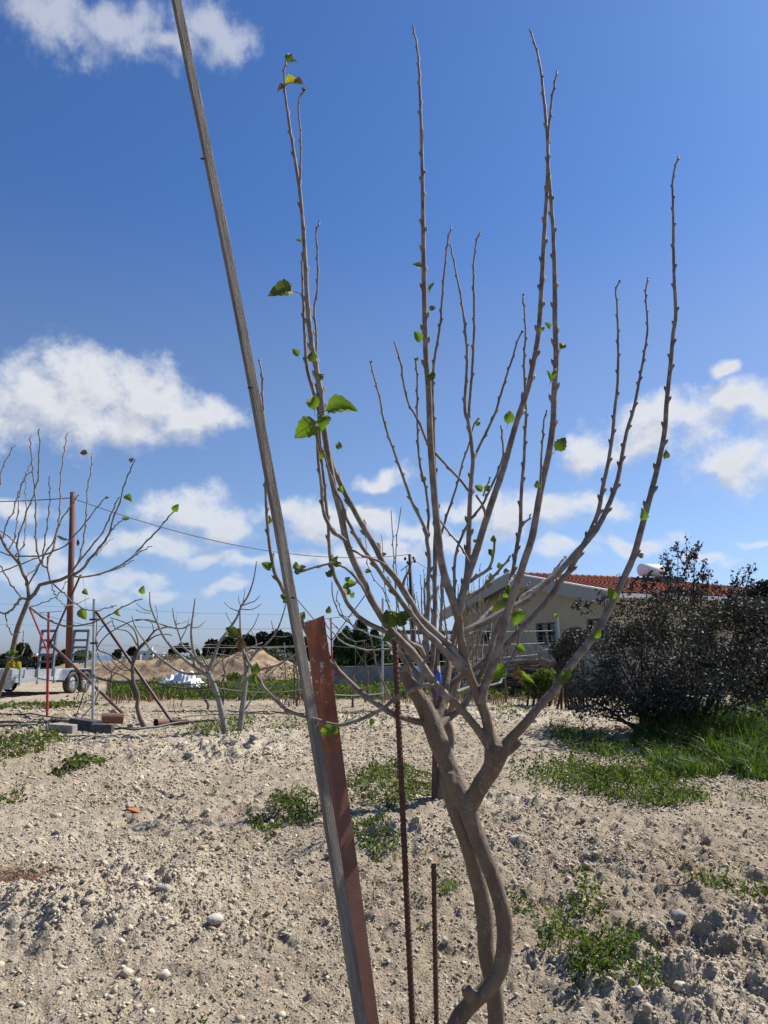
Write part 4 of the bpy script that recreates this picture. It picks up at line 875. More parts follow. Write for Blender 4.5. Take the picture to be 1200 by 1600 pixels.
bare_tree('mulberry_tree', 'bare mulberry tree at the left edge with a few hanging leaves', (-45, 1205), 9.6,
    [[(-48, 1212), (-40, 1175), (-20, 1120), (0, 1078), (10, 1049), (19, 1019), (26, 987), (32, 969), (42, 944), (46, 934)], [(45, 938), (44, 920), (42, 908), (36, 897), (31, 882), (21, 870), (10, 857), (2, 841), (-6, 822)], [(45, 936), (54, 928), (62, 914), (77, 910), (95, 906), (107, 900), (119, 896)]],
    [[13, 11, 9, 8.5, 8, 8, 7.5, 8], [6, 5, 5, 4.5, 4], [7, 6, 5.5, 5]],
    [([(119, 896), (131, 887), (141, 872), (150, 863), (160, 850), (170, 835), (177, 810), (187, 785), (195, 755), (205, 732), (210, 719)], [4.5, 3.5, 2.6, 2]),
     ([(115, 900), (125, 902), (155, 897), (185, 885), (207, 870), (225, 850), (245, 830), (260, 812), (271, 799)], [3.6, 3.2, 2.5]),
     ([(112, 893), (119, 884), (125, 870), (132, 835), (135, 800), (137, 762), (142, 737), (144, 710)], [3, 2.4, 2]),
     ([(114, 890), (122, 880), (140, 857), (160, 832), (175, 800), (185, 777)], [3, 2.4, 2]), ([(172, 832), (182, 820), (194, 810)], [2.2, 1.6]),
     ([(150, 868), (165, 850), (175, 842)], [2.2, 1.4]), ([(170, 893), (190, 886), (207, 876)], [2, 1.2]), ([(207, 870), (220, 862), (236, 853)], [2, 1.2]),
     ([(44, 914), (52, 900), (60, 886), (70, 865), (80, 852), (87, 835), (92, 820), (100, 805), (110, 792), (122, 773)], [3, 2.4, 1.8]),
     ([(79, 910), (76, 895), (74, 886), (76, 872), (81, 862), (87, 842), (92, 814), (94, 789), (94, 770), (95, 745), (98, 720), (102, 695), (105, 676)], [4, 3, 2.5, 1.9]),
     ([(75, 888), (68, 885), (63, 878), (60, 867), (56, 845), (56, 807), (55, 776), (52, 745), (49, 711), (47, 682)], [3, 2.6, 1.9]),
     ([(54, 764), (60, 745), (60, 720), (62, 695), (60, 671)], [2.3, 1.7]), ([(55, 770), (47, 786), (37, 814), (29, 839), (26, 847), (29, 867), (31, 882)], [1.9, 2.4, 3]),
     ([(66, 880), (67, 867), (72, 832), (76, 801), (78, 770), (76, 745)], [2.3, 1.6]), ([(5, 840), (10, 818), (20, 801), (27, 776), (39, 747), (49, 736)], [2.4, 1.6]),
     ([(13, 860), (22, 843), (26, 820), (32, 764), (41, 740), (49, 722)], [2.4, 1.6]), ([(-6, 780), (0, 756), (2, 736), (11, 716), (22, 696)], [2.3, 1.6]),
     ([(22, 870), (37, 852), (39, 832), (41, 814), (41, 782), (39, 767), (42, 750)], [2.4, 1.6]), ([(0, 862), (19, 869), (37, 869), (60, 869), (77, 864), (100, 854), (109, 845), (131, 820), (150, 795), (165, 777)], [2.2, 2.8, 2.2, 1.7]),
     ([(-10, 897), (0, 894), (31, 882), (57, 872), (80, 862)], [1.8, 2.2, 1.5]), ([(42, 936), (32, 936), (21, 950), (7, 959), (-8, 950)], [4.5, 3.6, 3]), ([(34, 934), (24, 922), (15, 910), (6, 893), (-4, 876)], [2.8, 2.2]),
     ([(8, 958), (10, 970), (15, 985), (21, 992), (30, 987)], [2, 1.8]), ([(46, 949), (60, 959), (75, 969), (94, 976), (110, 979), (131, 976), (150, 971), (170, 962), (195, 947), (222, 935)], [3.8, 3, 2.4, 1.8]),
     ([(79, 908), (89, 918), (100, 927), (112, 939), (131, 951), (150, 954), (180, 947)], [2.6, 1.9, 1.4]), ([(80, 910), (84, 925), (92, 938), (100, 945)], [2, 1.4]), ([(37, 985), (37, 1005), (37, 1018), (28, 1027), (10, 1027)], [1.9, 1.6]),
     ([(100, 947), (120, 943), (137, 935)], [1.8, 1.3]), ([(40, 915), (42, 900), (55, 890), (61, 880)], [2.4, 1.8]), ([(48, 948), (62, 944), (88, 932), (100, 915), (104, 908)], [1.6, 1.2]),
     ([(-10, 840), (2, 830), (20, 845), (26, 850), (29, 866)], [1.8, 2.2])],
    [(131, 708, 15, 180, 'b'), (206, 719, 11, 40, 'b'), (200, 779, 20, 325, 'g'), (197, 810, 13, 350, 'g'), (275, 794, 18, 60, 'g'), (223, 922, 17, 80, 'g'), (186, 957, 16, 290, 'y'), (130, 959, 24, 295, 'g'), (134, 925, 15, 315, 'g'), (167, 778, 8, 10, 'd'), (16, 1022, 20, 170, 'd'), (24, 1020, 14, 20, 'g'),
     (22, 1037, 18, 280, 'y'), (28, 1040, 18, 300, 'y'), (18, 1042, 16, 250, 'y')], d_spread=.9)
bare_tree('fig_tree', 'bare grey fig tree with a curved trunk, left one of the fig pair', (356, 1165), 13.2,
    [[(357, 1172), (356, 1160), (351, 1137), (342, 1095), (332, 1065), (326, 1050)]], [[13, 11, 10, 9, 8, 7]],
    [([(326, 1052), (322, 1042), (310, 1035), (302, 1015), (299, 997), (299, 980), (302, 957), (305, 935)], [7, 5, 3.6, 2.2]),
     ([(331, 1060), (310, 1047), (290, 1032), (272, 1015), (257, 997), (245, 972), (235, 947), (234, 925)], [7, 5.5, 4, 2.2]),
     ([(304, 1042), (300, 1022), (287, 1012), (280, 992), (272, 967), (270, 950)], [4, 3, 2]),
     ([(326, 1048), (335, 1025), (342, 1005), (355, 987), (370, 965), (377, 947), (387, 932), (396, 907), (401, 877)], [7, 5, 4, 3, 2]),
     ([(379, 946), (390, 942), (397, 940), (407, 930)], [2.4, 1.6]), ([(377, 952), (395, 952), (408, 944)], [2, 1.3]), ([(375, 956), (360, 950), (350, 941)], [2, 1.3]), ([(377, 948), (373, 938), (374, 929)], [2, 1.3]), ([(380, 940), (382, 928), (383, 918)], [1.8, 1.2]),
     ([(325, 1054), (316, 1052), (297, 1053), (280, 1049), (260, 1036), (241, 1021), (226, 1002), (212, 981), (206, 962)], [6, 5, 4, 3, 2]),
     ([(298, 975), (285, 982), (265, 980), (250, 975), (232, 968), (212, 970)], [2.6, 2.4, 2]), ([(299, 980), (310, 980), (318, 973), (324, 969)], [2, 1.4]), ([(300, 970), (306, 960), (311, 958)], [2, 1.3]),
     ([(276, 975), (285, 973), (292, 970), (300, 965)], [2, 1.4]), ([(245, 974), (246, 960), (243, 945)], [2, 1.5]), ([(236, 955), (225, 952), (213, 943)], [2, 1.4]), ([(235, 958), (222, 957), (212, 953)], [1.9, 1.3]), ([(282, 1000), (290, 985), (295, 970)], [1.9, 1.4]), ([(275, 972), (277, 960), (282, 955)], [1.6, 1.2]), ([(326, 1045), (318, 1030), (312, 1020)], [2.6, 1.8])],
    barkm=figlitbark, d_spread=.5, buds=False)
bare_tree('fig_tree', 'bare pale fig tree with an upright trunk, the right fig, nearest the wooden stake', (374, 1160), 13.7,
    [[(373, 1168), (374, 1155), (377, 1120), (382, 1080), (384, 1060), (384, 1040), (381, 1020)]], [[11, 10, 9, 8, 7, 6, 5]],
    [([(382, 1025), (380, 1012), (376, 990), (375, 960), (376, 945)], [4.5, 3.2, 2.2]), ([(384, 1055), (395, 1025), (412, 1010), (430, 990), (440, 967), (447, 942), (448, 935)], [4.5, 3.5, 2]),
     ([(385, 1062), (405, 1047), (432, 1040), (462, 1022), (480, 1010)], [4.5, 3.6, 2.6]), ([(383, 1108), (402, 1080), (425, 1050), (450, 1030)], [3, 2.4, 1.8]), ([(380, 998), (395, 980), (400, 970), (405, 958)], [2, 1.4]), ([(375, 990), (362, 975), (355, 962), (353, 956)], [2, 1.4]),
     ([(352, 1038), (375, 1020), (395, 1010), (410, 1004)], [1.6, 2, 1.8]), ([(428, 988), (426, 980), (424, 970)], [1.8, 1.3]), ([(383, 1052), (375, 1060), (360, 1075)], [2.5, 1.6]), ([(425, 994), (445, 995), (462, 990)], [1.8, 1.3]), ([(400, 1017), (400, 1000), (392, 985)], [2, 1.4])],
    barkm=figlitbark, d_spread=.5, buds=False)
# gnarled vine left of the figs
bare_tree('grape_vine', 'old gnarled grape vine trunk between the galvanised post and the fig trees', (222, 1134), 14.4,
    [[(226, 1138), (220, 1125), (214, 1104), (216, 1085), (209, 1068), (207, 1040), (213, 1022), (219, 1010)], [(212, 1090), (205, 1070), (209, 1050), (206, 1035), (212, 1020)]], [[9, 7, 6, 5.5, 5.5, 5, 4.5], [4, 3.5, 3, 3]],
    [([(219, 1010), (231, 999), (241, 986), (252, 982), (265, 979), (275, 983)], [4, 3, 2]), ([(216, 1016), (224, 1008), (242, 994), (259, 991), (269, 993)], [3, 2.4, 1.8]), ([(216, 1012), (215, 1000), (210, 985), (200, 975), (188, 970), (172, 965)], [3, 2.2, 1.6]),
     ([(208, 1052), (190, 1036), (170, 1022), (153, 1015), (150, 995), (160, 980), (175, 970)], [2.8, 2.2, 1.8]), ([(206, 1065), (190, 1055), (172, 1048), (158, 1035), (152, 1020)], [2.5, 2]), ([(214, 1008), (205, 992), (196, 985), (180, 982), (175, 968)], [2.4, 1.6]), ([(153, 1015), (150, 1000), (151, 975), (150, 960)], [2, 1.5]), ([(240, 990), (238, 975), (230, 968)], [1.8, 1.3]),
     ([(150, 1018), (156, 1005), (170, 990), (190, 978), (215, 968), (240, 972), (262, 978)], [2, 2, 1.6]), ([(207, 1045), (196, 1048), (185, 1043), (173, 1030)], [2, 1.4])], barkm=vinebark, d_spread=.4, buds=False)
def vine(px, py, h, label, w=.05):
    x, y = gflat(px, py); z = g0(x, y); r_ = empty('grape_vine', (x, y, z), label, 'vine')
    mb = MB(); pts = [np.array([x + R.uniform(-.05, .05) * (i > 0), y, z - .05 + h * i / 6]) for i in range(7)]; mb.tube(pts, [w * (1.3 - .12 * i) / 2 for i in range(7)], 7, .05, lump=.15); mb.build('trunk', vinebark, r_, True)
    for k in range(5):
        a = pts[-1 - (k % 2)]; dx = R.uniform(-1, 1); mb = MB(); mb.tube([a, a + [dx * .2, 0, .12], a + [dx * .6, R.uniform(-.2, .2), .2 + R.uniform(0, .3)], a + [dx * .9, R.uniform(-.2, .2), .25 + R.uniform(0, .5)]], [w * .25, w * .18, w * .12, w * .07], 5, .06, lump=.1); mb.build('branch', vinebark, r_, True)
for a in [(322, 1108, .95, 'thin grape vine in front of the white plastic sheeting'), (348, 1102, .9, 'thin grape vine just right of the left fig trunk'), (172, 1100, .8, 'thin grape vine between the galvanised post and the gnarled vine'),
          (552, 1106, .95, 'grape vine behind the steel angle stake'), (573, 1100, 1.0, 'second grape vine behind the steel angle stake, nearer the rebar'), (465, 1105, .9, 'grape vine just left of the wooden stake base line'), (790, 1098, .9, 'grape vine beside the far red post, right of the tree'), (856, 1088, .9, 'bare vine before the white tank by the house'), (742, 1092, .9, 'bare vine seen between the main tree arms before the house')]:
    vine(*a)
# mulberry row behind the main tree: many thin upright shoots
def sprout_tree(label, px, py, spread, n, ptop, seed, d=None, barkm=bark):
    rg = random.Random(seed); x, y = gflat(px, py); z = g0(x, y); r_ = empty('mulberry_tree', (x, y, z), label, 'tree')
    hub = np.array([x + .05, y, z + .75]); mb = MB(); mb.tube([[x - .05, y, z - .05], [x, y, z + .3], [x + .08, y, z + .55], hub], [.06, .05, .047, .045], 10, .06, lump=.06)
    arms = []
    for k in range(6):
        tx = (k / 5 - .5) * spread; e = hub + [tx * .55, rg.uniform(-.5, .5), .35 + rg.uniform(0, .25)]; mid = hub + (e - hub) * .5 - [0, 0, .07]; mb.tube([hub, mid, e], [.032, .026, .02], 8, .05, lump=.05); arms.append(e)
    mb.build('trunk', barkm, r_, True)
    for k in range(n):
        a = arms[k % 6]; tx = rg.uniform(-.32, .32) * spread * .5; top = rg.uniform(*ptop); e = np.array([a[0] + tx + (a[0] - x) * .35, a[1] + rg.uniform(-.6, .6), top])
        m1 = a + (e - a) * .33 + [tx * .25, 0, -.05]; m2 = a + (e - a) * .68 + [tx * .12, 0, 0]
        pts, rr_ = resample([a, m1, m2, e], [.011, .0085, .0065, .0035], .07); 
        for i in range(1, len(pts) - 1): pts[i] += [rg.uniform(-.006, .006), 0, 0]; rr_[i] *= 1.25 if i % 2 else .9
        mb = MB(); mb.tube(pts, rr_, 5)
        for i in range(2, len(pts), 1): bud_geo(mb, pts[i] + [rg.choice((-1, 1)) * .006, 0, 0], [rg.choice((-1, 1)) * .6, 0, 1], .0045)
        mb.build('branch', shootb if barkm is bark else barkm, r_, True)
    return r_, arms
r_, arms = sprout_tree('bare mulberry directly behind the front tree, thin shoots fanned out between its branches', 692, 1262, 1.25, 30, (1.75, 2.55), 5)
yy = arms[0][1]
for (x, y, s, a, k) in [(549, 912, 16, 0, 'g'), (541, 917, 14, 190, 'd'), (543, 926, 14, 200, 'd'), (551, 930, 10, 60, 'g'), (543, 905, 10, 40, 'd'), (575, 893, 10, 0, 'g'), (591, 851, 8, 20, 'd'), (600, 866, 8, 10, 'd'), (513, 953, 12, 70, 'd'), (766, 902, 14, 90, 'g'), (764, 915, 12, 20, 'd'), (752, 938, 7, 0, 'g'), (742, 845, 7, 20, 'd'), (595, 870, 8, 330, 'd'), (608, 908, 8, 330, 'd'), (870, 962, 10, 20, 'g')]:
    leaf(r_, x, y, s, a, yy, k)
def px_twig(parent, pts, d, w, mat=None):
    mb = MB(); p3, r3, T, bl = shoot_geo(mb, pts, d, d, w, True, 5)
    for b_ in bl: bud_geo(mb, *b_)
    mb.build('branch', mat or shootb, parent, True)
tw = [([(519, 907), (519, 925), (524, 946), (536, 965), (550, 977), (567, 987), (586, 995), (602, 1002), (615, 1014), (640, 1040), (668, 1075)], [2.2, 2.6, 3.2, 4.5]), ([(529, 921), (526, 932), (529, 944), (536, 960), (548, 973), (556, 982)], [1.6, 2, 2.2]),
      ([(506, 966), (510, 977), (524, 992), (536, 1004), (555, 1012), (580, 1016), (611, 1015), (640, 1024), (665, 1050)], [2.2, 3, 3.4, 4.5]), ([(611, 797), (614, 850), (616, 897), (619, 940), (622, 990), (640, 1030), (672, 1075)], [1.6, 1.9, 2.4, 3.5]),
      ([(627, 792), (625, 805), (619, 850), (619, 897), (620, 930), (630, 980), (655, 1030), (675, 1070)], [1.6, 1.9, 2.4, 3.5]), ([(514, 968), (530, 985), (548, 1000), (560, 1003), (570, 1000)], [1.6, 2, 1.4]), ([(570, 835), (573, 860), (575, 885), (585, 905), (600, 925), (607, 950), (612, 975)], [1.3, 1.8, 2]),
      ([(596, 835), (598, 860), (598, 880), (600, 912), (607, 940)], [1.3, 1.8]), ([(744, 988), (758, 984), (762, 978), (745, 960), (735, 950)], [2, 1.6]), ([(704, 1118), (712, 1095), (722, 1075), (733, 1060), (760, 1040), (772, 1020)], [4, 3, 2.2]), ([(725, 958), (733, 960), (745, 957), (755, 950), (761, 938)], [1.8, 1.4])]
for pts, w in tw: px_twig(r_, pts, yy, w, figlitbark if pts[0][1] > 900 else None)
sprout_tree('far bare mulberry with thin shoots in front of the house gable', 760, 1100, 2.9, 18, (2.6, 3.6), 8, barkm=figlitbark)
sprout_tree('small bare tree with pale twigs in front of the house windows', 868, 1087, 1.9, 9, (1.7, 2.9), 9, barkm=figlitbark)

# ================================================================== the house
GH = .35
Cc = np.array(P(965, 1000, 24.0)); Cc[2] = GH
Aa = np.array(P(718, 1000, 34.0)); Aa[2] = GH
gd = (Aa - Cc)[:2]; GW = float(np.linalg.norm(gd)); gd = gd / GW
U3 = np.array([gd[0], gd[1], 0]); V3 = np.array([-gd[1], gd[0], 0]);
if V3[0] < 0: V3 = -V3
EAVE = float(P(957, 931, 24.0)[2]); mid = Cc + U3 * GW / 2
APEX = float(P(820, 904, mid[1])[2]); LH = 11.6; OV = .55
rise = APEX - EAVE
house = empty('house', (*(Cc + U3 * GW / 2)[:2], GH - .2), 'single storey cream house with a red tiled roof behind the trees', 'house')
def W3(s, h, o=0.): return Cc + U3 * s + np.array([0, 0, h - 0.0]) - V3 * o * 1.0   # on gable wall; o = outwards
def on_gable(px, py):
    r = ray(px, py); o = np.array([0, 0, CAMZ]); k = np.dot(Cc - o, V3) / np.dot(r, V3); p = o + r * k; return float(np.dot(p - Cc, U3)), float(p[2] - GH)
def obox(mb, o, a, b_, c_, t=.5):
    """box from corner o along vectors a, b_, c_"""
    V = [o, o + a, o + a + b_, o + b_, o + c_, o + a + c_, o + a + b_ + c_, o + b_ + c_]
    F = [(0, 3, 2, 1), (4, 5, 6, 7), (0, 1, 5, 4), (1, 2, 6, 5), (2, 3, 7, 6), (3, 0, 4, 7)]
    return mb.add(V, F, t)
def wall_with_holes(O, D, Nn, Wd, H, holes, name, mat, parent, th=.25, gable=None):
    xs = sorted({0, Wd, *[h[0] for h in holes], *[h[1] for h in holes]}); zs = sorted({-.3, H, *[h[2] for h in holes], *[h[3] for h in holes]}); mb = MB(); Z_ = np.array([0, 0, 1.])
    for i in range(len(xs) - 1):
        for j in range(len(zs) - 1):
            cx, cz_ = (xs[i] + xs[i + 1]) / 2, (zs[j] + zs[j + 1]) / 2
            if any(h[0] < cx < h[1] and h[2] < cz_ < h[3] for h in holes): continue
            obox(mb, O + D * xs[i] + Z_ * zs[j], D * (xs[i + 1] - xs[i]), Nn * th, Z_ * (zs[j + 1] - zs[j]))
    if gable:
        a, b_, c_ = O + Z_ * H, O + D * Wd + Z_ * H, O + D * Wd / 2 + Z_ * (H + gable)
        mb.add([a, b_, c_, a + Nn * th, b_ + Nn * th, c_ + Nn * th], [(0, 1, 2), (5, 4, 3), (0, 3, 4, 1), (1, 4, 5, 2), (2, 5, 3, 0)])
    o = mb.build(name, mat, parent); return o
def window(O, D, Nn, h, parent, bars=True):
    s0, s1, z0, z1 = h; Z_ = np.array([0, 0, 1.]); w = .06
    mb = MB(); 
    for (a, b_, c_, d_) in ((s0, s1, z0, z0 + w), (s0, s1, z1 - w, z1), (s0, s0 + w, z0 + w, z1 - w), (s1 - w, s1, z0 + w, z1 - w), ((s0 + s1) / 2 - w / 2, (s0 + s1) / 2 + w / 2, z0 + w, z1 - w)):
        obox(mb, O + D * a + Z_ * c_ + Nn * .08, D * (b_ - a), Nn * .05, Z_ * (d_ - c_))
    f = mb.build('window', framem, parent)
    mb = MB(); obox(mb, O + D * (s0 + .01) + Z_ * (z0 + .01) + Nn * .14, D * (s1 - s0 - .02), Nn * .01, Z_ * (z1 - z0 - .02)); mb.build('pane', glassm, f)
    mb = MB(); obox(mb, O + D * (s0 - .06) + Z_ * (z0 - .06) - Nn * .05, D * (s1 - s0 + .12), Nn * .12, Z_ * .055); mb.build('sill', fascm, f)
    if bars:
        for k in range(4):
            mb = MB(); zz = z0 + (z1 - z0) * (k + 1) / 5; obox(mb, O + D * s0 + Z_ * zz + Nn * .03, D * (s1 - s0), Nn * .015, Z_ * .018); mb.build('window_bar', galvdk, f)
    return f
H = EAVE - GH
def hole(x0, y0, x1, y1):
    s0, z1 = on_gable(x1, y0); s1, z0 = on_gable(x0, y1); return [min(s0, s1), max(s0, s1), min(z0, z1), max(z0, z1)]
h1 = hole(838, 972, 867, 1008); h2 = hole(917, 965, 951, 994); h3 = hole(809, 975, 818, 985); h4 = hole(752, 985, 764, 1003)
gwall = wall_with_holes(Cc, U3, V3, GW, H, [h1, h2, h3, h4], 'gable_wall', wallm, house, gable=rise)
for h in (h1, h2, h3, h4): window(Cc, U3, V3, h, house, h is h1)
mb = MB(); obox(mb, Cc + U3 * (h4[0] - .55) + np.array([0, 0, h4[2]]) - V3 * .03, U3 * .5, V3 * .03, np.array([0, 0, h4[3] - h4[2]])); mb.build('shutter', whitem, house)
Cs = Cc + V3 * .25
side_h = [[2.4, 3.6, 1.0, 2.2], [6.5, 7.6, 1.0, 2.2]]
swall = wall_with_holes(Cs - U3 * 0, V3, U3, LH - .25, H, side_h, 'side_wall', wallm, house)
for h in side_h: window(Cs, V3, U3, h, house, False)
mb = MB(); obox(mb, Cc + U3 * GW + V3 * .26, -U3 * .25, V3 * (LH - .3), np.array([0, 0, H])); mb.build('rear_wall', wallm, house)
mb = MB(); obox(mb, Cc + U3 * .3 + V3 * (LH - .3), U3 * (GW - .6), V3 * .25, np.array([0, 0, H])); mb.build('end_wall', wallm, house)
# tiled slopes: real barrel-tile profile
def slope(e0, e1, r0, r1, name, nv, nr_):
    """e0,e1 along the eave, r0,r1 along the ridge"""
    V = []; m = nv * 4
    nrm = np.cross(e1 - e0, r0 - e0); nrm /= np.linalg.norm(nrm); nrm = nrm if nrm[2] > 0 else -nrm
    for j in range(nr_):
        for q in (0, 1):
            tt = (j + q) / nr_
            for i in range(m + 1):
                a = i / m; p = (e0 * (1 - a) + e1 * a) * (1 - tt) + (r0 * (1 - a) + r1 * a) * tt
                V.append(p + nrm * (.022 * abs(math.sin(math.pi * i / 4)) + (.035 if q == 0 else 0)))
    F = [(r * (m + 1) + i, r * (m + 1) + i + 1, (r + 1) * (m + 1) + i + 1, (r + 1) * (m + 1) + i) for r in range(2 * nr_ - 1) for i in range(m)]
    rows = np.repeat(NR.uniform(0, 1, (nr_ * 2, (m + 1) // 4 + 1)), 4, axis=1)[:, :m + 1]
    me = mesh(name, V, F, tilem, False, rows.reshape(-1)); o = obj(name, me, house); o['kind'] = 'stuff'; return o
Z3 = np.array([0, 0, 1.]); sl = rise / (GW / 2)
er0 = Cc - U3 * OV - V3 * OV + Z3 * (H - OV * sl + .14); er1 = Cc - U3 * OV + V3 * (LH + OV) + Z3 * (H - OV * sl + .14)
rg0 = mid - V3 * OV; rg0 = np.array([rg0[0], rg0[1], APEX + .14]); rg1 = mid + V3 * (LH - GW / 2 + .3); rg1 = np.array([rg1[0], rg1[1], APEX + .14])
el0 = Cc + U3 * (GW + OV) - V3 * OV + Z3 * (H - OV * sl + .14); el1 = Cc + U3 * (GW + OV) + V3 * (LH + OV) + Z3 * (H - OV * sl + .14)
slope(er0, er1, rg0, rg1, 'roof_slope', 52, 16); slope(el0, el1, rg0, rg1, 'roof_slope', 52, 16); slope(er1, el1, rg1, rg1 + U3 * .01, 'roof_slope', 44, 14)
mb = MB()
for (e0, e1, r0, r1) in ((er0, er1, rg0, rg1), (el0, el1, rg0, rg1)):
    mb.add([p - Z3 * .05 for p in (e0, e1, r1, r0)] + [p - Z3 * .13 for p in (e0, e1, r1, r0)], [(0, 1, 2, 3), (7, 6, 5, 4), (0, 4, 5, 1), (1, 5, 6, 2), (2, 6, 7, 3), (3, 7, 4, 0)])
mb.build('soffit', fascm, house)
def board(p0, p1, h, th, name, mat, out):
    mb = MB(); obox(mb, p0, p1 - p0, out * th, -Z3 * h); return mb.build(name, mat, house)
board(er0 - V3 * .06 + Z3 * .04, rg0 - V3 * .06 + Z3 * .04, .42, .05, 'fascia_board', fascm, V3); board(el0 - V3 * .06 + Z3 * .04, rg0 - V3 * .06 + Z3 * .04, .42, .05, 'fascia_board', fascm, V3)
board(er0 - V3 * .10 + Z3 * .09, rg0 - V3 * .10 + Z3 * .09, .05, .10, 'verge_trim', whitem, V3); board(el0 - V3 * .10 + Z3 * .09, rg0 - V3 * .10 + Z3 * .09, .05, .10, 'verge_trim', whitem, V3)
board(er0 - U3 * .09 - Z3 * .0, er1 - U3 * .09 - Z3 * .0, .13, .09, 'gutter', whitem, U3)
# ridge tiles
th = np.linspace(0, math.pi, 7); V = [(math.cos(a) * .12 * k, s_, math.sin(a) * .11 * k) for s_, k in ((0, 1.12), (.30, .92)) for a in th]
F = [(i, i + 1, 8 + i, 7 + i) for i in range(6)] + [(7 + i, 8 + i, i + 1, i) for i in ()]
rtm = mesh('ridge_tile', V, F, tilem); L = np.linalg.norm(rg1 - rg0); n = int(L / .29)
for i in range(n):
    o = obj('ridge_tile', rtm, house, False); o.matrix_parent_inverse = house.matrix_world.inverted(); p = rg0 + V3 * (.29 * i) - Z3 * .01
    o.matrix_basis = Matrix.Translation(Vector(p)) @ Matrix.Rotation(math.atan2(-V3[0], V3[1]) , 4, 'Z')
# chimney with cowl
cp = P(786, 915, 31.3); mb = MB(); mb.box((cp[0], cp[1], cp[2] - .25), (.42, .42, 1.1), math.atan2(U3[1], U3[0])); ch = mb.build('chimney', wallm, house)
mb = MB(); V_, F_ = I2; mb.add(V_ * .15 + P(792, 893, 31.3), [tuple(f) for f in F_.tolist()]); c2 = P(792, 893, 31.3); mb.tube([c2 - Z3 * .5, c2 - Z3 * .1], [.06, .06], 8); mb.build('cowl', galvdk, ch, True)
# solar water heater
tp = P(1017, 891, 30.8); wh = empty('solar_water_heater', tp, 'white cylindrical solar water tank on the red roof', 'water tank')
ax = V3 * .5
mb = MB(); mb.tube([tp - ax, tp - ax * .97, tp + ax * .97, tp + ax], [.21, .25, .25, .21], 20); mb.build('tank', whitem, wh, True)
mb = MB(); obox(mb, tp - ax * 1.1 - U3 * .28 - Z3 * .36, ax * 2.2, -U3 * .9, -Z3 * .55 + V3 * 0, .5); mb.build('collector_panel', glassm, wh)
for k in (-.8, .8):
    mb = MB(); mb.tube([tp + ax * k - Z3 * .2, tp + ax * k - Z3 * .9 + U3 * .2], [.02, .02], 5); mb.tube([tp + ax * k - Z3 * .2, tp + ax * k - Z3 * .8 - U3 * .5], [.02, .02], 5); mb.build('leg', galvdk, wh)
mb = MB(); mb.tube([P(1045, 912, 32) - Z3 * .8, P(1045, 925, 32) + Z3 * .75], [.02, .012], 5); mb.tube([P(1045, 907, 32) - V3 * .3, P(1045, 907, 32) + V3 * .3], [.01, .01], 4)
o = mb.build('roof_mast', galvdk); tag(o, 'thin metal mast on the red roof beside the water tank', 'mast')

# clutter before the house
def timber_stack(px, py, w, h, d, n, label, pale=0.):
    x, y = gflat(px, py); y = d; x = (px - 600) / FPX * d; z = g0(x, y); r_ = empty('timber_stack', (x, y, z), label, 'timber stack')
    data = []
    for k in range(5):
        mb = MB(); mb.box((0, 0, 0), (R.uniform(.8, 1.7), .12, R.uniform(.025, .05)), t=R.uniform(0, 1), jit=.008); data.append(mesh('plank', np.concatenate(mb.v), mb.f, timb if R.random() > pale else palem, False, np.concatenate(mb.t)))
    for i in range(n):
        o = obj('plank', R.choice(data), r_, False); zz = h * ((i + .5) / n); o.location = (R.uniform(-w / 2, w / 2), R.uniform(-.25, .25), zz); o.rotation_euler = (R.uniform(-.06, .06), R.uniform(-.14, .14), R.uniform(-.35, .35))
    return r_
timber_stack(838, 1075, 1.5, 1.05, 22.5, 75, 'untidy stack of old planks against the house under the window')
timber_stack(762, 1075, 1.8, .9, 23.5, 60, 'heap of pale boards and rubble by the left part of the house', .6)
timber_stack(805, 1075, 1.0, .75, 22.8, 34, 'lower pile of dark planks between the board heap and the plank stack')
tp = P(866, 1042, 22.0); x, y = tp[0], tp[1]; z = g0(x, y)
mb = MB(); mb.tube([[x, y, z], [x, y, z + .02], [x, y, z + .55], [x, y, z + .68], [x, y, z + .74]], [.33, .36, .36, .28, .08], 20); o = mb.build('water_drum', fascm, smooth=True); tag(o, 'round pale grey water drum standing below the house window', 'drum')
mb = MB(); mb.tube([P(650, 1056, 24.), P(650, 1041, 24.)], [.21, .24], 14); o = mb.build('plastic_tub', cyanm, smooth=True); tag(o, 'light blue plastic tub seen left of the rear post', 'tub')
x, y, _ = P(640, 1040, 26); mb = MB(); mb.box((x - .6, y, g0(x, y) + .35), (4.6, .2, .9), .1); o = mb.build('low_wall', concm); tag(o, 'low pale concrete wall behind the weeds near the blue tub', 'wall')
x, y, _ = P(730, 1045, 31); mb = MB()
for k in range(6): mb.tube([(x - 2.4 + k * .75, y, g0(x, y)), (x - 2.4 + k * .75, y, 2.35)], [.05, .05], 6)
mb.box((x - .6, y + .8, 2.42), (4.6, 2.4, .1)); o = mb.build('lean_to', timb); tag(o, 'dark open lean-to shelter at the left end of the house', 'shelter')

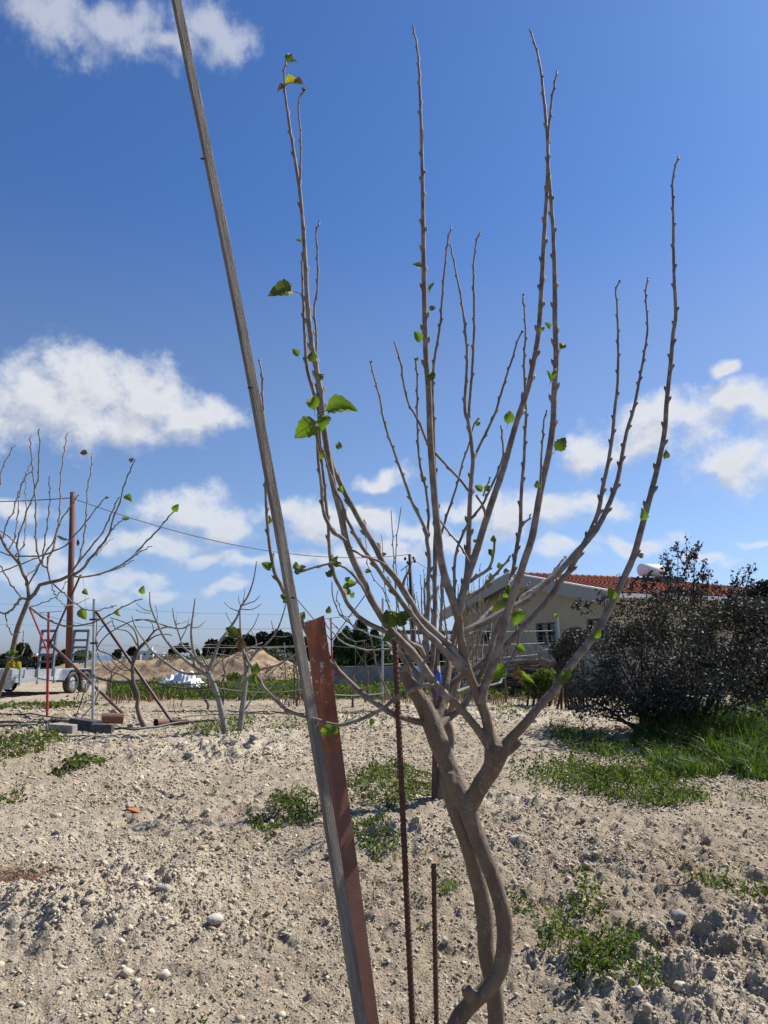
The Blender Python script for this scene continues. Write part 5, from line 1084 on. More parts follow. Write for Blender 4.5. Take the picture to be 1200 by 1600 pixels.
# ================================================================== shrubs and trees
def blob_points(lobes, n, clump=.45, freq=1.1, seed=3, hollow=.35):
    """lobes: px, py, rx, ry (pixels), distance, depth radius (m)"""
    vol = np.array([l[2] * l[3] for l in lobes], float); vol /= vol.sum(); out = []
    for l, v in zip(lobes, vol):
        m = int(n * v); q = NR.normal(size=(m, 3)); q /= np.linalg.norm(q, axis=1)[:, None]; rr_ = NR.uniform(hollow ** 3, 1, m) ** (1 / 3); q *= rr_[:, None]
        c = P(l[0], l[1], l[4]); s = l[4] / FPX
        p = c + q * np.array([l[2] * s, l[5], l[3] * s])
        f = fbm(p[:, 0] * freq + 11 + p[:, 1] * .7, p[:, 2] * freq + p[:, 1] * .5, 3, seed); p = p[(f > clump) | (NR.uniform(0, 1, m) < .10)]
        out.append(p)
    return np.concatenate(out)
def sprigs(lst, d, lf, mat, parent_mb, r=.01):
    """leafy upright sprigs: (px0,py0)->(px1,py1)"""
    C = []
    for (x0, y0, x1, y1) in lst:
        a = P(x0, y0, d); b_ = P(x1, y1, d + R.uniform(-.3, .3)); m = (a + b_) / 2 + [R.uniform(-.06, .06), 0, 0]
        parent_mb.tube([a, m, b_], [r, r * .7, r * .35], 5, .1)
        L = np.linalg.norm(b_ - a); k = int(L * 50)
        for i in range(k):
            t_ = R.random(); p = a + (b_ - a) * t_ + (m - (a + b_) / 2) * math.sin(math.pi * t_); C.append(p + np.array([R.gauss(0, .05), R.gauss(0, .05), R.gauss(0, .02)]) * (1.25 - .7 * t_))
        for j in range(3):
            t_ = R.uniform(.3, .8); p = a + (b_ - a) * t_; q = p + np.array([R.uniform(-.25, .25), R.uniform(-.1, .1), R.uniform(.08, .25)]) * min(1, L)
            parent_mb.tube([p, q], [r * .4, r * .2], 4); C += [p + (q - p) * R.random() + np.array([R.gauss(0, .03)] * 3) for _ in range(12)]
    return np.array(C)
def bush(name, label, lobes, n, size, mat, base_px, d, cat, spr=(), seed=3, clump=.42, freq=1.2, up=.3, stems=26, elong=1.9, bump=0):
    x, _, _ = P(*base_px, d); y = d; z = g0(x, y); r_ = empty(name, (x, y, z), label, cat)
    smb = MB(); b0 = np.array([x, y, z - .05])
    for k in range(stems):
        l = lobes[k % len(lobes)]; c = P(l[0], l[1], l[4]) + NR.normal(0, .25, 3) * np.array([l[2] * l[4] / FPX, l[5], l[3] * l[4] / FPX]) * 1.6
        s0 = b0 + [R.uniform(-.3, .3) + (c[0] - x) * .35, R.uniform(-.25, .25), 0]; m = (s0 + c) / 2 + [R.uniform(-.15, .15) * stems / 26, 0, .1]
        smb.tube([s0, m, c], [.03, .02, .006], 5, .25)
    C = blob_points(lobes, n, clump, freq, seed)
    if spr: C = np.concatenate([C, sprigs(spr, d, .05, mat, smb)])
    smb.build('stems', bushst, r_)
    o = obj('crown', leaves_mesh('crown', C, size * NR.uniform(.55, 1.25, len(C)), mat, elong, up), r_); return r_
BL = [(950, 996, 36, 30, 13.9, .9), (924, 1048, 36, 42, 13.7, 1.0), (994, 972, 50, 38, 13.6, 1.1), (1000, 1040, 75, 70, 13.2, 1.3), (1060, 985, 75, 60, 13.0, 1.5), (1090, 1055, 80, 62, 12.6, 1.6), (1140, 1000, 60, 65, 12.8, 1.5), (1170, 1065, 70, 52, 12.4, 1.5), (1130, 958, 42, 28, 13, 1.1), (1158, 955, 36, 26, 13, 1.0), (1060, 940, 46, 24, 13.2, .9), (912, 1100, 24, 26, 13.3, .8), (965, 1100, 36, 26, 13.1, .8), (1040, 1108, 50, 26, 12.6, .9)]
SPR = [(1070, 940, 1072, 833), (1060, 945, 1060, 845), (1085, 930, 1090, 850), (1066, 900, 1092, 845), (1050, 940, 1040, 858), (1045, 930, 1048, 875), (1045, 920, 1037, 862), (1085, 940, 1100, 875), (1095, 945, 1105, 872), (1105, 945, 1108, 890), (1120, 945, 1120, 905), (1082, 945, 1083, 878), (1135, 950, 1160, 885), (1145, 950, 1172, 882), (1150, 955, 1178, 880), (1160, 950, 1180, 905), (1130, 950, 1145, 900), (1010, 935, 1005, 900), (1020, 930, 1022, 905), (975, 935, 968, 895), (985, 930, 990, 905), (930, 960, 905, 930), (945, 950, 930, 918), (915, 960, 895, 940), (1000, 925, 1015, 890), (1070, 885, 1056, 850), (1074, 880, 1088, 860), (900, 1010, 885, 985), (905, 1040, 880, 1030), (900, 1080, 882, 1075)]
bush('grey_bush', 'large dark grey-green bush with leafy sprigs sticking up, right side', BL, 52000, .033, bushm, (1045, 1130), 13.0, 'bush', SPR, clump=.505, freq=2.1)
bush('dark_bush', 'rounded darker bush cut by the right edge behind the grey bush', [(1200, 955, 38, 50, 16.2, 1.3), (1218, 940, 44, 36, 16.2, 1.2), (1215, 1020, 52, 70, 16.2, 1.5), (1250, 960, 60, 60, 16.5, 1.5), (1190, 1060, 40, 45, 16, 1.2)], 30000, .045, bushd, (1215, 1120), 16.2, 'bush', clump=.36, stems=8, seed=8)
bush('low_scrub', 'low grey scrub with dry twigs before the house beneath the window', [(880, 1015, 22, 18, 17.5, .5), (900, 1000, 22, 20, 17.5, .5), (885, 1040, 18, 20, 17.5, .5)], 4200, .036, bushm, (888, 1085), 17.5, 'bush', clump=.42, stems=14, seed=5)
bush('green_shrub', 'green leafy shrub growing between the plank stack and the grey bush', [(855, 1062, 24, 18, 18.5, .5), (845, 1072, 30, 12, 18.5, .5), (830, 1066, 18, 12, 18.5, .4)], 3200, .045, weedm, (850, 1088), 18.5, 'shrub', clump=.36, stems=8)
PL = [(562, 1000, 14, 32, 39, .9), (562, 1025, 30, 28, 39, 1.6), (540, 1012, 20, 26, 38.6, 1.2), (533, 1040, 22, 22, 38, 1.2), (588, 1018, 22, 26, 38.6, 1.3), (600, 1040, 22, 20, 38, 1.3), (560, 1048, 40, 14, 38, 1.5), (563, 978, 6, 11, 39, .4), (585, 996, 8, 14, 39, .5), (542, 992, 7, 14, 39, .5)]
bush('pine_tree', 'dense green pine tree standing behind the steel angle stake top', PL, 30000, .10, pineleaf, (562, 1070), 38.5, 'tree', clump=.36, freq=.9, stems=10, up=.0, elong=3.2)
FT = [(338, 1012, 20, 12), (362, 1010, 20, 14), (392, 1008, 22, 16), (415, 1005, 20, 17), (440, 1003, 22, 18), (468, 1008, 20, 16), (495, 1012, 18, 14), (640, 1015, 22, 12), (655, 1030, 26, 12), (690, 1025, 26, 14)]
NM = ['leftmost', 'second from the left', 'third from the left', 'middle', 'fifth from the left', 'tallest, behind the wooden stake', 'partly hidden by the steel angle']
for i, (x, y, rx, ry) in enumerate(FT):
    lab = ('dark distant tree of the row beyond the sand heaps, ' + NM[i]) if i < 7 else ['dark tree seen between branches left of the far utility pole', 'dark scrubby tree behind the low pale wall', 'dark tree beside the left end of the house'][i - 7]
    dd = 88 if i < 7 else 40
    bush('distant_tree', lab, [(x, y + 4, rx, ry, dd, 2), (x - 6, y - ry * .35, rx * .5, ry * .7, dd, 1.5), (x + 8, y - ry * .2, rx * .5, ry * .6, dd, 1.5), (x, y + 12, rx * 1.1, 10, dd, 2)], 3800, .26 if i < 7 else .14, farleaf, (x, y + 28), dd, 'tree', clump=.3, freq=.3, stems=4, seed=i)
bush('distant_tree', 'round dark tree on the skyline behind the left mulberry trunk', [(34, 1016, 13, 11, 150, 1.5), (40, 1022, 9, 8, 150, 1.5), (26, 1024, 8, 8, 150, 1.5)], 1800, .35, farleaf, (34, 1036), 150, 'tree', clump=.3, freq=.2, stems=3)
bush('olive_scrub', 'grey-green scrub on the slope of the right sand heap', [(425, 1027, 22, 15, 42, 1.2), (448, 1035, 18, 14, 42, 1.2), (405, 1022, 12, 8, 42, 1)], 5200, .10, olivem, (430, 1050), 42, 'bush', clump=.34, freq=.5, stems=5)
bush('olive_scrub', 'dull green scrub behind the tipped-up trailer ramps', [(50, 1036, 40, 9, 60, 1.5), (20, 1038, 30, 8, 60, 1.5), (82, 1032, 20, 8, 60, 1.2)], 4200, .16, bushd, (48, 1052), 60, 'bush', clump=.34, freq=.4, stems=5)
bush('olive_scrub', 'small green tree seen through the right trailer ramp', [(130, 1023, 12, 7, 60, 1.), (125, 1028, 14, 6, 60, 1.)], 1300, .16, weedm, (130, 1040), 60, 'bush', clump=.3, freq=.4, stems=4)
bush('sand_weed', 'patch of dark green weeds on the face of the sand heap', [(366, 1060, 12, 9, 30, .4), (360, 1068, 9, 8, 29.6, .4)], 900, .06, weedm, (366, 1075), 29.5, 'bush', clump=.3, freq=.8, stems=5)
for i, (x, y, rx) in enumerate([(205, 1018, 8), (285, 1012, 14), (272, 1016, 8), (305, 1022, 8), (182, 1022, 6), (400, 1020, 10), (8, 1028, 10), (98, 1022, 8)]):
    bush('skyline_tree', ['small dark tree left of the white skyline house', 'broad dark tree on the skyline right of the orange roof', 'dark tree just left of the broad skyline tree', 'small tree beside the far cream house', 'tiny dark tree on the skyline right of the trailer ramps', 'dark shrub tree at the right end of the sand heap', 'dark shrubby tree at the far left skyline', 'small dark tree between the two trailer ramps'][i],
         [(x, y + 2, rx, 5, 260, 2), (x + 2, y - 2, rx * .6, 5, 260, 2)], 500, .7, farleaf, (x, y + 12), 260, 'tree', clump=.3, freq=.1, stems=2, seed=i)

# ---------------- far town
def far_house(px, pyt, pyb, w, d, mat, roof, label, cat='house', wins=2, pitched=False):
    x, _, zt = P(px, pyt, d); zb = P(px, pyb, d)[2] - 1.5; wd = w * d / FPX; h = zt - zb
    r_ = empty('far_house', (x, d, zb), label, cat)
    mb = MB(); mb.box((x, d + wd * .3, (zt + zb) / 2), (wd, wd * .6, h), .0); mb.build('wall', mat, r_)
    mb = MB()
    if pitched:
        q = wd / 2 + .4; mb.add([(x - q, d - .4, zt), (x + q, d - .4, zt), (x + q, d + wd * .6 + .4, zt), (x - q, d + wd * .6 + .4, zt), (x - q * .8, d + wd * .3, zt + h * .28), (x + q * .8, d + wd * .3, zt + h * .28)], [(0, 1, 5, 4), (1, 2, 5), (2, 3, 4, 5), (3, 0, 4), (3, 2, 1, 0)])
    else: mb.box((x, d + wd * .3, zt + h * .03), (wd * 1.04, wd * .64, h * .06))
    mb.build('roof', roof, r_)
    for k in range(wins):
        mb = MB(); mb.box((x + (k - (wins - 1) / 2) * wd * .42, d - .03, zb + h * .72), (wd * .13, .1, h * .18)); mb.build('window', darkm, r_)
for a in [(226, 1018, 1029, 26, 420, hw, hw, 'white two-storey house on the skyline left of the orange roof', 'house', 3), (234, 1011, 1020, 8, 426, hw, hw, 'white roof tower rising behind the white skyline house', 'tower', 1),
          (262, 1025, 1032, 24, 400, hc, hr, 'low cream house with an orange roof on the skyline', 'house', 2, True), (306, 1018, 1029, 14, 420, hc, hw, 'cream house on the skyline above the fig tree branches', 'house', 2),
          (248, 1022, 1029, 14, 380, hw, hg, 'small white house with a grey roof on the skyline', 'house', 1, True), (212, 1024, 1030, 14, 380, hg, hw, 'grey shed at the left foot of the white skyline house', 'shed', 1),
          (55, 1027, 1034, 24, 360, hc, hr, 'orange-roofed house behind the left trailer ramp', 'house', 2, True), (70, 1026, 1033, 12, 350, hw, hr, 'small white house with red roof seen through the left ramp', 'house', 1, True),
          (6, 1022, 1028, 22, 420, hw, hw, 'long white shed at the far left skyline', 'shed', 0), (48, 1021, 1027, 18, 430, hw, hw, 'white shed right of the round skyline tree', 'shed', 0), (92, 1024, 1031, 12, 400, hw, hw, 'white shed beside the utility pole foot', 'shed', 1),
          (186, 1026, 1032, 22, 380, hw, hw, 'low white sheds between the trailer ramp and the gnarled vine', 'shed', 0), (20, 1034, 1039, 30, 300, hg, hg, 'long grey shed below the skyline at the left edge', 'shed', 0), (352, 1024, 1029, 14, 420, hw, hw, 'white shed seen under the distant tree row', 'shed', 1)]:
    far_house(*a)

# ================================================================== white sheeting, trailer, posts, poles
def sheeting():
    x0, y0, _ = P(284, 1070, 24.5); z = g0(x0, y0); nx_, ny_ = 46, 18; V = []
    for j in range(ny_):
        for i in range(nx_):
            u, v = i / (nx_ - 1) * 2 - 1, j / (ny_ - 1) * 2 - 1
            e = max(0, 1 - u * u - v * v * .9); x = x0 + u * 1.0 + R.uniform(-.012, .012); y = y0 + v * .5
            h = (.42 * e ** .6 * (.45 + 1.0 * fbm(np.array([u * 2.3 + 5]), np.array([v * 2.3]), 3, 91)[0]) + .22 * abs(fbm(np.array([u * 6]), np.array([v * 4 + 3]), 3, 17)[0] - .5) * 2 * e + R.uniform(-.006, .006)) if e > 0 else .0
            if abs(u - .1) < .28: h *= 1.35
            V.append((x, y, z + h + .02))
    F = [(j * nx_ + i, j * nx_ + i + 1, (j + 1) * nx_ + i + 1, (j + 1) * nx_ + i) for j in range(ny_ - 1) for i in range(nx_ - 1)]
    o = obj('plastic_sheeting', mesh('plastic_sheeting', V, F, bagm)); tag(o, 'crumpled white plastic sheeting heaped before the sand mound', 'plastic sheet')
sheeting()
# trailer: local frame +X = towards its nose, +Y = its left; wheels side faces right
def trailer():
    wx, wy = gflat(119, 1083); z = g0(wx, wy); th_ = math.atan2(-.994, -.105)
    r_ = empty('flatbed_trailer', (wx, wy, z), 'grey galvanised flatbed trailer with twin wheels and two upright loading ramps', 'trailer'); r_.rotation_euler = (0, 0, th_)
    bpy.context.view_layer.update()
    def part(name, mb, mat, par=None, smooth=False):
        o = obj(name, mesh(name, np.concatenate(mb.v), mb.f, mat, smooth, np.concatenate(mb.t)), par or r_, False); return o
    # trailer's right-hand wheel side: local y = +.0 ; width goes to -Y (away from the camera)
    Wd = 2.05; s = -1
    mb = MB(); mb.box((.9, s * (Wd / 2 + .2), .52), (4.6, Wd, .07)); part('bed', mb, galvdk)
    mb = MB(); mb.box((1.0, s * .17, .60), (3.4 , .04, .30)); mb.box((.9, s * .13, .47), (4.6, .06, .12)); part('side_rail', mb, galv)
    mb = MB(); mb.box((.9, s * (Wd + .22), .60), (4.6, .04, .30)); part('side_rail', mb, galv)
    mb = MB(); mb.box((3.2, s * (Wd / 2 + .2), .60), (.05, Wd, .32)); part('front_rail', mb, galv)
    mb = MB(); mb.box((3.22, s * (Wd / 2 + .2), .36), (.06, Wd, .24)); part('front_board', mb, galv)
    for q in (.35, 1.0, 1.7):
        mb = MB(); mb.box((3.27, s * (q + .1), .50), (.05, .07, .58)); part('stanchion', mb, galv)
    for xx in (1.2, 2.1, 3.0):
        mb = MB(); mb.box((xx, s * .10, .56), (.07, .05, .46)); part('stanchion', mb, galv)
    for k, xx in enumerate((-.40, .40)):
        for sy in (0, 1):
            yy_ = s * (.0 + sy * (Wd + .40))
            w_ = MB(); n = 26; prof = [(.20, -.09), (.30, -.10), (.325, -.07), (.33, 0), (.325, .07), (.30, .10), (.20, .09)]
            V = [(xx + r * math.cos(a), yy_ + h, .33 + r * math.sin(a)) for a in np.linspace(0, 2 * math.pi, n, endpoint=False) for r, h in prof]
            F = [(i * 7 + j, i * 7 + (j + 1) % 7, ((i + 1) % n) * 7 + (j + 1) % 7, ((i + 1) % n) * 7 + j) for i in range(n) for j in range(7)]
            wheel = obj('wheel', mesh('wheel', V, F, tirem, True), r_, False)
            mb = MB(); q = 1 if sy == 0 else -1
            mb.tube([(xx, yy_ - .06, .33), (xx, yy_ + .06 * 1, .33)], [.205, .205], 20)
            mb.tube([(xx, yy_ + q * .06, .33), (xx, yy_ + q * .085, .33)], [.15, .07], 14)
            ob = obj('rim', mesh('rim', np.concatenate(mb.v), mb.f, rimm), wheel, False)
            for b_ in range(5):
                a = b_ * 1.2566; mb = MB(); mb.tube([(xx + .10 * math.cos(a), yy_ + q * .07, .33 + .1 * math.sin(a)), (xx + .10 * math.cos(a), yy_ + q * .10, .33 + .1 * math.sin(a))], [.016, .014], 6); obj('wheel_nut', mesh('wheel_nut', np.concatenate(mb.v), mb.f, galvdk), wheel, False)
    # fender over the pair
    pr = [(-.86, .42), (-.74, .70), (-.70, .74), (.66, .74), (.74, .70), (1.05, .42)]; V = []
    for (a, h) in pr: V += [(a, .13, h), (a, -.15, h), (a, .13, h - .025), (a, -.15, h - .025)]
    F = []
    for i in range(5):
        q = i * 4; F += [(q, q + 1, q + 5, q + 4), (q + 2, q + 6, q + 7, q + 3), (q, q + 4, q + 6, q + 2), (q + 1, q + 3, q + 7, q + 5)]
    V += [(-.86, .13, .42), (1.05, .13, .42)]
    part('fender', MB().add(V, F), galv)
    for yc in (-.72, -1.86):       # ramps stood upright at the rear end
        rp = MB(); H_ = 1.42; w_ = .50
        for q in (-1, 1): rp.box((-1.42 - .03, yc + q * w_ / 2, .64 + (H_ - .09) / 2), (.09, .065, H_ - .09), ry=-.05)
        rp.box((-1.42 - .09, yc, .55 + H_ - .02), (.08, w_ + .05, .09)); ro = part('ramp', rp, galvdk)
        for k in range(5):
            mb = MB(); mb.box((-1.45 + .0, yc, .70 + k * .235), (.06, w_ - .05, .075)); part('rung', mb, galvdk, ro)
    mb = MB(); mb.tube([(3.2, -.7, .5), (4.6, -1.05, .48)], [.04, .04], 6); mb.tube([(3.2, -1.4, .5), (4.6, -1.05, .48)], [.04, .04], 6); part('drawbar', mb, galvdk)
    return r_
trailer()
def post_px(name, label, cat, top, bot, mat, wpx, d=None, n=8):
    x, y = gflat(*bot); d = d or y; a = P(*bot, d); b_ = P(*top, d); a[2] = min(a[2], g0(a[0], d)) - .05
    mb = MB(); w = wpx * d / FPX / 2; mb.tube([a, b_], [w, w], n); return tag(mb.build(name, mat), label, cat), a, b_
gp, ga_, gb_ = post_px('trellis_post', 'galvanised steel trellis post with hoses tied round its foot', 'post', (147, 936), (145, 1128), galv, 4.6)
for (yy_, l_) in ((968, 14), (1005, 12)):
    mb = MB(); c = P(147, yy_, ga_[1] - .03); mb.box(c, (l_ * ga_[1] / FPX, .03, .035)); mb.build('bracket', darkm, gp)
mb = MB(); c = P(146, 1056, ga_[1] - .03); mb.tube([c - Z3 * .02, c + Z3 * .03], [.05, .05], 8); mb.build('clamp', galvdk, gp)
# red V-armed end assembly
x, y = gflat(74, 1119); r_ = empty('red_trellis_frame', (x, y, g0(x, y)), 'red Y-shaped trellis end frame with brown braces at the left', 'trellis frame')
def bar(par, name, a, b_, da, db, wpx, mat):
    p, q = P(*a, da), P(*b_, db); mb = MB(); w = wpx * da / FPX / 2; mb.tube([p, q], [w, w * db / da], 8); return mb.build(name, mat, par)
D_ = y
bar(r_, 'upright', (76, 956), (73.5, 1121), D_, D_, 4.2, redp); bar(r_, 'arm', (76, 1022), (46, 950), D_ - .03, D_ - .4, 3.0, redp); bar(r_, 'arm', (76, 1012), (126, 898), D_ - .03, D_ + .4, 3.4, brownp); bar(r_, 'cross_wire', (50, 958), (97, 955), D_ - .3, D_, 1.1, wirem)
x2, y2 = gflat(192, 1116); bar(r_, 'brace', (73, 1000), (193, 1116), D_, y2, 4.6, brownp)
x2, y2 = gflat(272, 1131); 
mb = MB(); a = P(150, 955, ga_[1]); b_ = P(273, 1131, y2); mb.tube([a, b_ - Z3 * .04], [.032, .030], 8); o = mb.build('brace_pole', brownp); tag(o, 'thick brown diagonal brace pole leaning from the galvanised post', 'brace')
post_px('trellis_post', 'thin galvanised trellis post left of the tall rebar', 'post', (598, 935), (597.5, 1102), galv, 3.4)
rp_, a_, b_ = post_px('trellis_post', 'thin red trellis post with V arms beside the steel angle stake', 'post', (517, 966), (520, 1100), redp, 2.6)
dd = a_[1]
bar(rp_, 'arm', (518, 1001), (573, 927), dd - .02, dd + .5, 1.6, darkm); bar(rp_, 'arm', (518, 1001), (463, 935), dd - .02, dd + .5, 1.6, brownp); bar(rp_, 'cross_wire', (480, 970), (552, 962), dd, dd + .2, .9, wirem)
post_px('trellis_post', 'pale grey trellis post standing before the house beside the plank stack', 'post', (871, 962), (880, 1086), galv, 3.0)
post_px('trellis_post', 'short red post among the weeds before the house', 'post', (791, 1000), (795, 1080), redp, 2.4)
post_px('trellis_post', 'thin dark post in the weeds left of the red V-armed post', 'post', (459, 1030), (461, 1095), darkm, 2.0)
post_px('trellis_post', 'pale post standing before the far scrub near the wooden stake', 'post', (444, 1004), (447, 1075), galvdk, 2.2, 30)
# trellis wires
def wire(label, pts, wpx=.9, name='trellis_wire', mat=wirem, sag=.0, n=12):
    P3 = [P(*p) for p in pts]; out = []
    for i in range(len(P3) - 1):
        L = np.linalg.norm(P3[i + 1] - P3[i])
        for k in range(n): t_ = k / n; q = P3[i] * (1 - t_) + P3[i + 1] * t_; q[2] -= sag * 4 * t_ * (1 - t_); out.append(q)
    out.append(P3[-1]); rr_ = [wpx * p[1] / FPX / 2 for p in out]; mb = MB(); mb.tube(out, rr_, 5); return tag(mb.build(name, mat), label, 'wire')
wire('upper trellis wire running from the red frame across to the house', [(47, 952, 17), (148, 978, 16), (517, 980, 20), (598, 982, 20), (876, 985, 24), (990, 985, 24)], .7, sag=.05)
wire('middle trellis wire level with the tops of the weeds row', [(148, 1008, 16), (518, 1009, 20), (598, 1008, 20), (876, 1003, 24), (980, 1002, 24)], .7, sag=.05)
wire('lower trellis wire behind the stakes', [(330, 1020, 18), (518, 1040, 20), (598, 1038, 20), (876, 1019, 24)], .7, sag=.04)
wire('thin trellis wire crossing above the distant tree row', [(145, 1005, 15.9), (330, 1007, 18), (470, 1008, 19)], .6, sag=.04)
wire('black drip hose strung along the vines at knee height', [(146, 1056, 15.8), (240, 1066, 15.6), (330, 1073, 15.5), (470, 1078, 16.5), (600, 1083, 18)], 2.2, 'drip_hose', hosem, sag=.08)
wire('second black drip hose strung behind the first one', [(60, 1060, 18), (146, 1058, 17.8), (215, 1063, 17.8), (340, 1065, 18), (500, 1068, 19)], 1.6, 'drip_hose', hosem, sag=.08)
# hoses lying on the ground
def ghose(label, pts, wpx, lift=.03, mat=hosem):
    Q = []
    for (px, py) in pts: x, y = gflat(px, py); Q.append(np.array([x, y, g0(x, y) + lift]))
    q, _ = resample(Q, [1] * len(Q), .25); q = np.array([[p[0], p[1], float(gz(np.array([p[0]]), np.array([p[1]]))[0]) + lift + .01] for p in q])
    mb = MB(); mb.tube(q, [wpx * p[1] / FPX / 2 for p in q], 7); return tag(mb.build('hose', mat, smooth=True), label, 'hose')
ghose('thick black hose lying along the ground at the left edge', [(-40, 1138), (20, 1137), (60, 1136), (110, 1134), (150, 1142), (210, 1143), (260, 1136), (300, 1132), (340, 1131)], 3.6, .05)
ghose('second black hose below the thick one at the left edge', [(-40, 1143), (10, 1142), (40, 1138), (80, 1134), (120, 1131)], 4.2, .03)
ghose('thin black hose winding behind the thick one on the left', [(-30, 1121), (20, 1120), (60, 1122), (100, 1129), (140, 1133), (180, 1131)], 2.2)
ghose('black hose looping near the concrete block', [(28, 1113), (40, 1122), (70, 1133), (76, 1144), (74, 1152), (60, 1150)], 2.2)
ghose('grey hose lying on the soil left of the fig trees', [(60, 1157), (110, 1158), (150, 1156), (190, 1154)], 2.0)
ghose('long thin hose along the foot of the vine row', [(190, 1113), (260, 1112), (340, 1111), (430, 1114), (520, 1116), (620, 1115), (700, 1112), (800, 1093), (900, 1088)], 1.7, .02)
ghose('second long hose beside the foot of the vine row', [(240, 1126), (300, 1122), (350, 1119), (420, 1117), (520, 1120), (580, 1122)], 1.5, .02)
ghose('bundle of thin dark canes lying behind the rear post', [(625, 1262), (650, 1266), (690, 1263), (720, 1268), (745, 1275)], 2.2, .01, vinebark)
wire('black hose arching from the galvanised post down to the ground', [(140, 1058, 15.7), (134, 1070, 15.5), (130, 1085, 15.4), (124, 1105, 15.3), (118, 1121, 15.2)], 2.0, 'loose_hose', hosem)
wire('black hose hanging from the clamp and curling to the block', [(150, 1058, 15.7), (154, 1068, 15.5), (154, 1080, 15.4), (150, 1095, 15.3), (140, 1108, 15.2), (125, 1124, 15.0)], 2.0, 'loose_hose', hosem)
# blocks and rusty pipes
def block(px, py, size, rz, mat, label, name='concrete_block', z=0):
    x, y = gflat(px, py); mb = MB(); mb.box((0, 0, 0), size, jit=.008); o = mb.build(name, mat); o.location = (x, y, g0(x, y) + size[2] / 2 - .03 + z); o.rotation_euler = (R.uniform(-.06, .06), R.uniform(-.08, .12), rz)
    m = o.modifiers.new('b', 'BEVEL'); m.width = .008; tag(o, label, 'block'); return o
block(133, 1143, (.50, .26, .22), -.42, blockm, 'dark grey concrete block lying tilted at the foot of the galvanised post')
b1 = block(98, 1149, (.40, .2, .16), -.1, concm, 'light grey hollow block just left of the dark block'); 
block(160, 1146, (.34, .22, .15), .1, blockm, 'dark block under the rusty pipe end')
def pipe(px, py, L, r, rz, label, z=0):
    x, y = gflat(px, py); n = 16; V = []; 
    for rr_, xx in ((r, -L / 2), (r, L / 2), (r * .86, L / 2), (r * .86, -L / 2)): V += [(xx, rr_ * math.cos(a), rr_ * math.sin(a)) for a in np.linspace(0, 2 * math.pi, n, endpoint=False)]
    F = [(k * n + i, k * n + (i + 1) % n, ((k + 1) % 4) * n + (i + 1) % n, ((k + 1) % 4) * n + i) for k in range(4) for i in range(n)]
    o = obj('rusty_pipe', mesh('rusty_pipe', V, F, rust)); o.location = (x, y, g0(x, y) + r + z); o.rotation_euler = (0, .05, rz); tag(o, label, 'pipe')
pipe(175, 1133, .38, .095, .35, 'short rusty pipe with its open end towards us resting on a block', .06)
pipe(252, 1134, .26, .07, 1.0, 'small rusty pipe end by the brown brace foot'); pipe(282, 1131, .3, .05, .1, 'rusty red pipe scrap right of the brown brace foot')
for (a, l) in [((60, 1113), 'white round stone behind the hoses at the left'), ((216 / 2, 1120), 'white stone beside the dark block'), ((30, 1129), 'pale stone by the looping hose'), ((240, 1160), 'grey clod left of the fig trunks'), ((287, 1180), 'big pale clod below the figs, left one'), ((295, 1192), 'rough grey clod below the figs, lower one'), ((395, 1178), 'grey clod right of the fig trunks'), ((418, 1114), 'grey stone near the second fig, flat one'), ((441, 1142), 'small white stone left of the wooden stake')]:
    rock(a[0], a[1], R.uniform(9, 13) if 'clod' not in l else 16, l, palem if 'grey' not in l else greyst, .7, 1.3)
# utility poles
mb = MB(); a = P(107, 1052, 38); b_ = P(114, 769, 38); a[2] = g0(a[0], 38); r_ = empty('utility_pole', a, 'tall rust-brown utility pole with a street lamp behind the trailer', 'utility pole')
mb.tube([a, b_], [.165, .135], 12); mb.build('pole', polem, r_, True)
mb = MB(); mb.tube([P(110, 845, 38), P(104, 843, 38), P(99, 841, 38)], [.03, .03, .03], 6); lm = mb.build('lamp_arm', galvdk, r_)
c = P(96, 840.5, 38); mb = MB(); mb.tube([c + [.25, 0, -.09], c, c - [.2, 0, -.09]], [.05, .10, .04], 8); mb.build('lamp_head', galvdk, lm, True)
mb = MB(); mb.box(P(115, 773, 38), (.12, .34, .2)); mb.build('cable_bracket', galvdk, r_)
mb = MB(); a = P(646, 1045, 58); b_ = P(640.5, 866, 58); a[2] = g0(a[0], 58); r_ = empty('utility_pole', a, 'dark distant utility pole seen between the branches in the middle', 'utility pole')
mb.tube([a, b_], [.17, .13], 10); mb.build('pole', darkm, r_, True)
for (x, y) in ((633, 873), (637, 879), (646, 872), (648, 877)):
    c = P(x, y, 57.8); mb = MB(); mb.tube([c - Z3 * .12, c, c + Z3 * .12], [.06, .11, .05], 8); mb.build('insulator', darkm, r_, True)
mb = MB(); mb.tube([P(626, 892, 57.9), P(641, 880, 57.9), P(650, 874, 57.9)], [.035, .035, .035], 5); mb.build('cross_arm', darkm, r_)
wire('power cable hanging between the two utility poles', [(115, 779, 38), (640, 866, 58)], 1.5, 'power_cable', cablem, sag=1.25, n=40)
wire('power cable running from the near utility pole out of the left side', [(-300, 772, 36), (111, 778, 38)], 1.5, 'power_cable', cablem, sag=.3, n=20)
wire('power cable going down to the right from the far utility pole', [(646, 875, 58), (700, 905, 75), (790, 950, 120)], .8, 'power_cable', cablem, sag=.1)
wire('stay wire slanting down from the near utility pole', [(117, 800, 37.8), (122, 846, 37.6), (134, 940, 37), (139, 1046, 36)], .6, 'stay_wire', wirem)
mb = MB(); c = P(122, 848, 37.6); mb.tube([c - Z3 * .14, c, c + Z3 * .14], [.05, .08, .05], 8); o = mb.build('stay_insulator', darkm, smooth=True); tag(o, 'dark insulator on the stay wire beside the near utility pole', 'insulator')
wire('faint distant power line low over the skyline, upper', [(-200, 930, 140), (200, 952, 140), (470, 960, 140)], .35, 'distant_line', wirem, sag=.3)
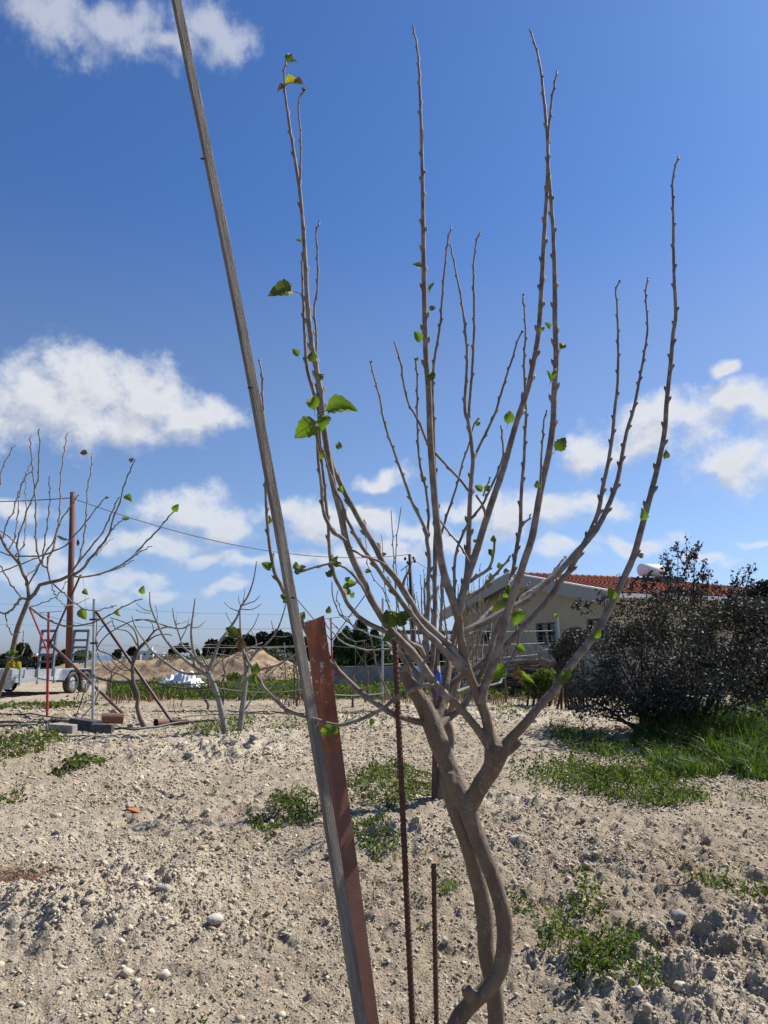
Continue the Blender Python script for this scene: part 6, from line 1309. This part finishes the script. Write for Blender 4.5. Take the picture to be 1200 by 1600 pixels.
wire('faint distant power line low over the skyline, lower', [(-200, 968, 140), (200, 978, 140), (470, 982, 140)], .35, 'distant_line', wirem, sag=.3)
# label length guard is manual
def mound_scrub():
    n = 26000; x = NR.uniform(-13.5, -3, n); y = NR.uniform(29.5, 37, n); m0 = mounds(x, y)
    m = (m0 > .06) & (fbm(x * 1.1, y * 1.1, 3, 33) + .12 * (m0 < .35) > .60); x, y = x[m], y[m]
    C = np.stack([x, y, gz(x, y) + NR.uniform(0, .16, len(x))], -1)
    tag(obj('mound_scrub', leaves_mesh('mound_scrub', C, NR.uniform(.025, .05, len(x)), olivem, 1.8, .5)), 'dull dry scrub scattered over the sand heaps', kind='stuff')
mound_scrub()
def dead_clumps():
    n = 14000; x = NR.uniform(-11, 7, n); y = NR.uniform(18.5, 28, n); m = (fbm(x * 1.4, y * 1.4, 3, 44) > .56) & (mounds(x, y) < .1) & (x / y * FPX < 290) & (x / y * FPX > -420); x, y = x[m], y[m]
    B = np.stack([x, y, gz(x, y)], -1)
    tag(obj('dry_weeds', blades_mesh('dry_weeds', B, NR.uniform(.10, .36, len(x)), np.full(len(x), .018), stalkm, .9)), 'dry straw-coloured weeds among the green belt', kind='stuff')
dead_clumps()
def stray_weeds():
    n = 520; x, y, r = logr(n, 3.0, 16, .46); k = fbm(x * .7, y * .7, 3, 55); m = k > .46; x, y, r = x[m], y[m], r[m]; C = []; S = []
    for a, b_, c_ in zip(x, y, r):
        q = R.randint(3, 16); sp = R.uniform(.015, .06)
        px_ = a + NR.normal(0, sp, q); py_ = b_ + NR.normal(0, sp, q); C.append(np.stack([px_, py_, gz(px_, py_) + NR.uniform(.006, .05 * R.uniform(.4, 1.4), q)], -1)); S.append(NR.uniform(.007, .014, q) * (c_ / 4) ** .4)
    C = np.concatenate(C); tag(obj('weed_seedlings', leaves_mesh('weed_seedlings', C, np.concatenate(S), weedm, 1.9, .8)), 'sparse weed seedlings sprinkled over the bare soil', kind='stuff')
    n = 2600; x, y, r = logr(n, 3.0, 15, .46); m = fbm(x * 1.1, y * 1.1, 3, 56) > .55; x, y, r = x[m], y[m], r[m]
    B = np.stack([x, y, gz(x, y)], -1); tag(obj('dry_sprigs', blades_mesh('dry_sprigs', B, NR.uniform(.02, .08, len(x)), .003 * (r / 4) ** .5, stalkm, 1.6)), 'short dry stems standing here and there on the soil', kind='stuff')
stray_weeds()
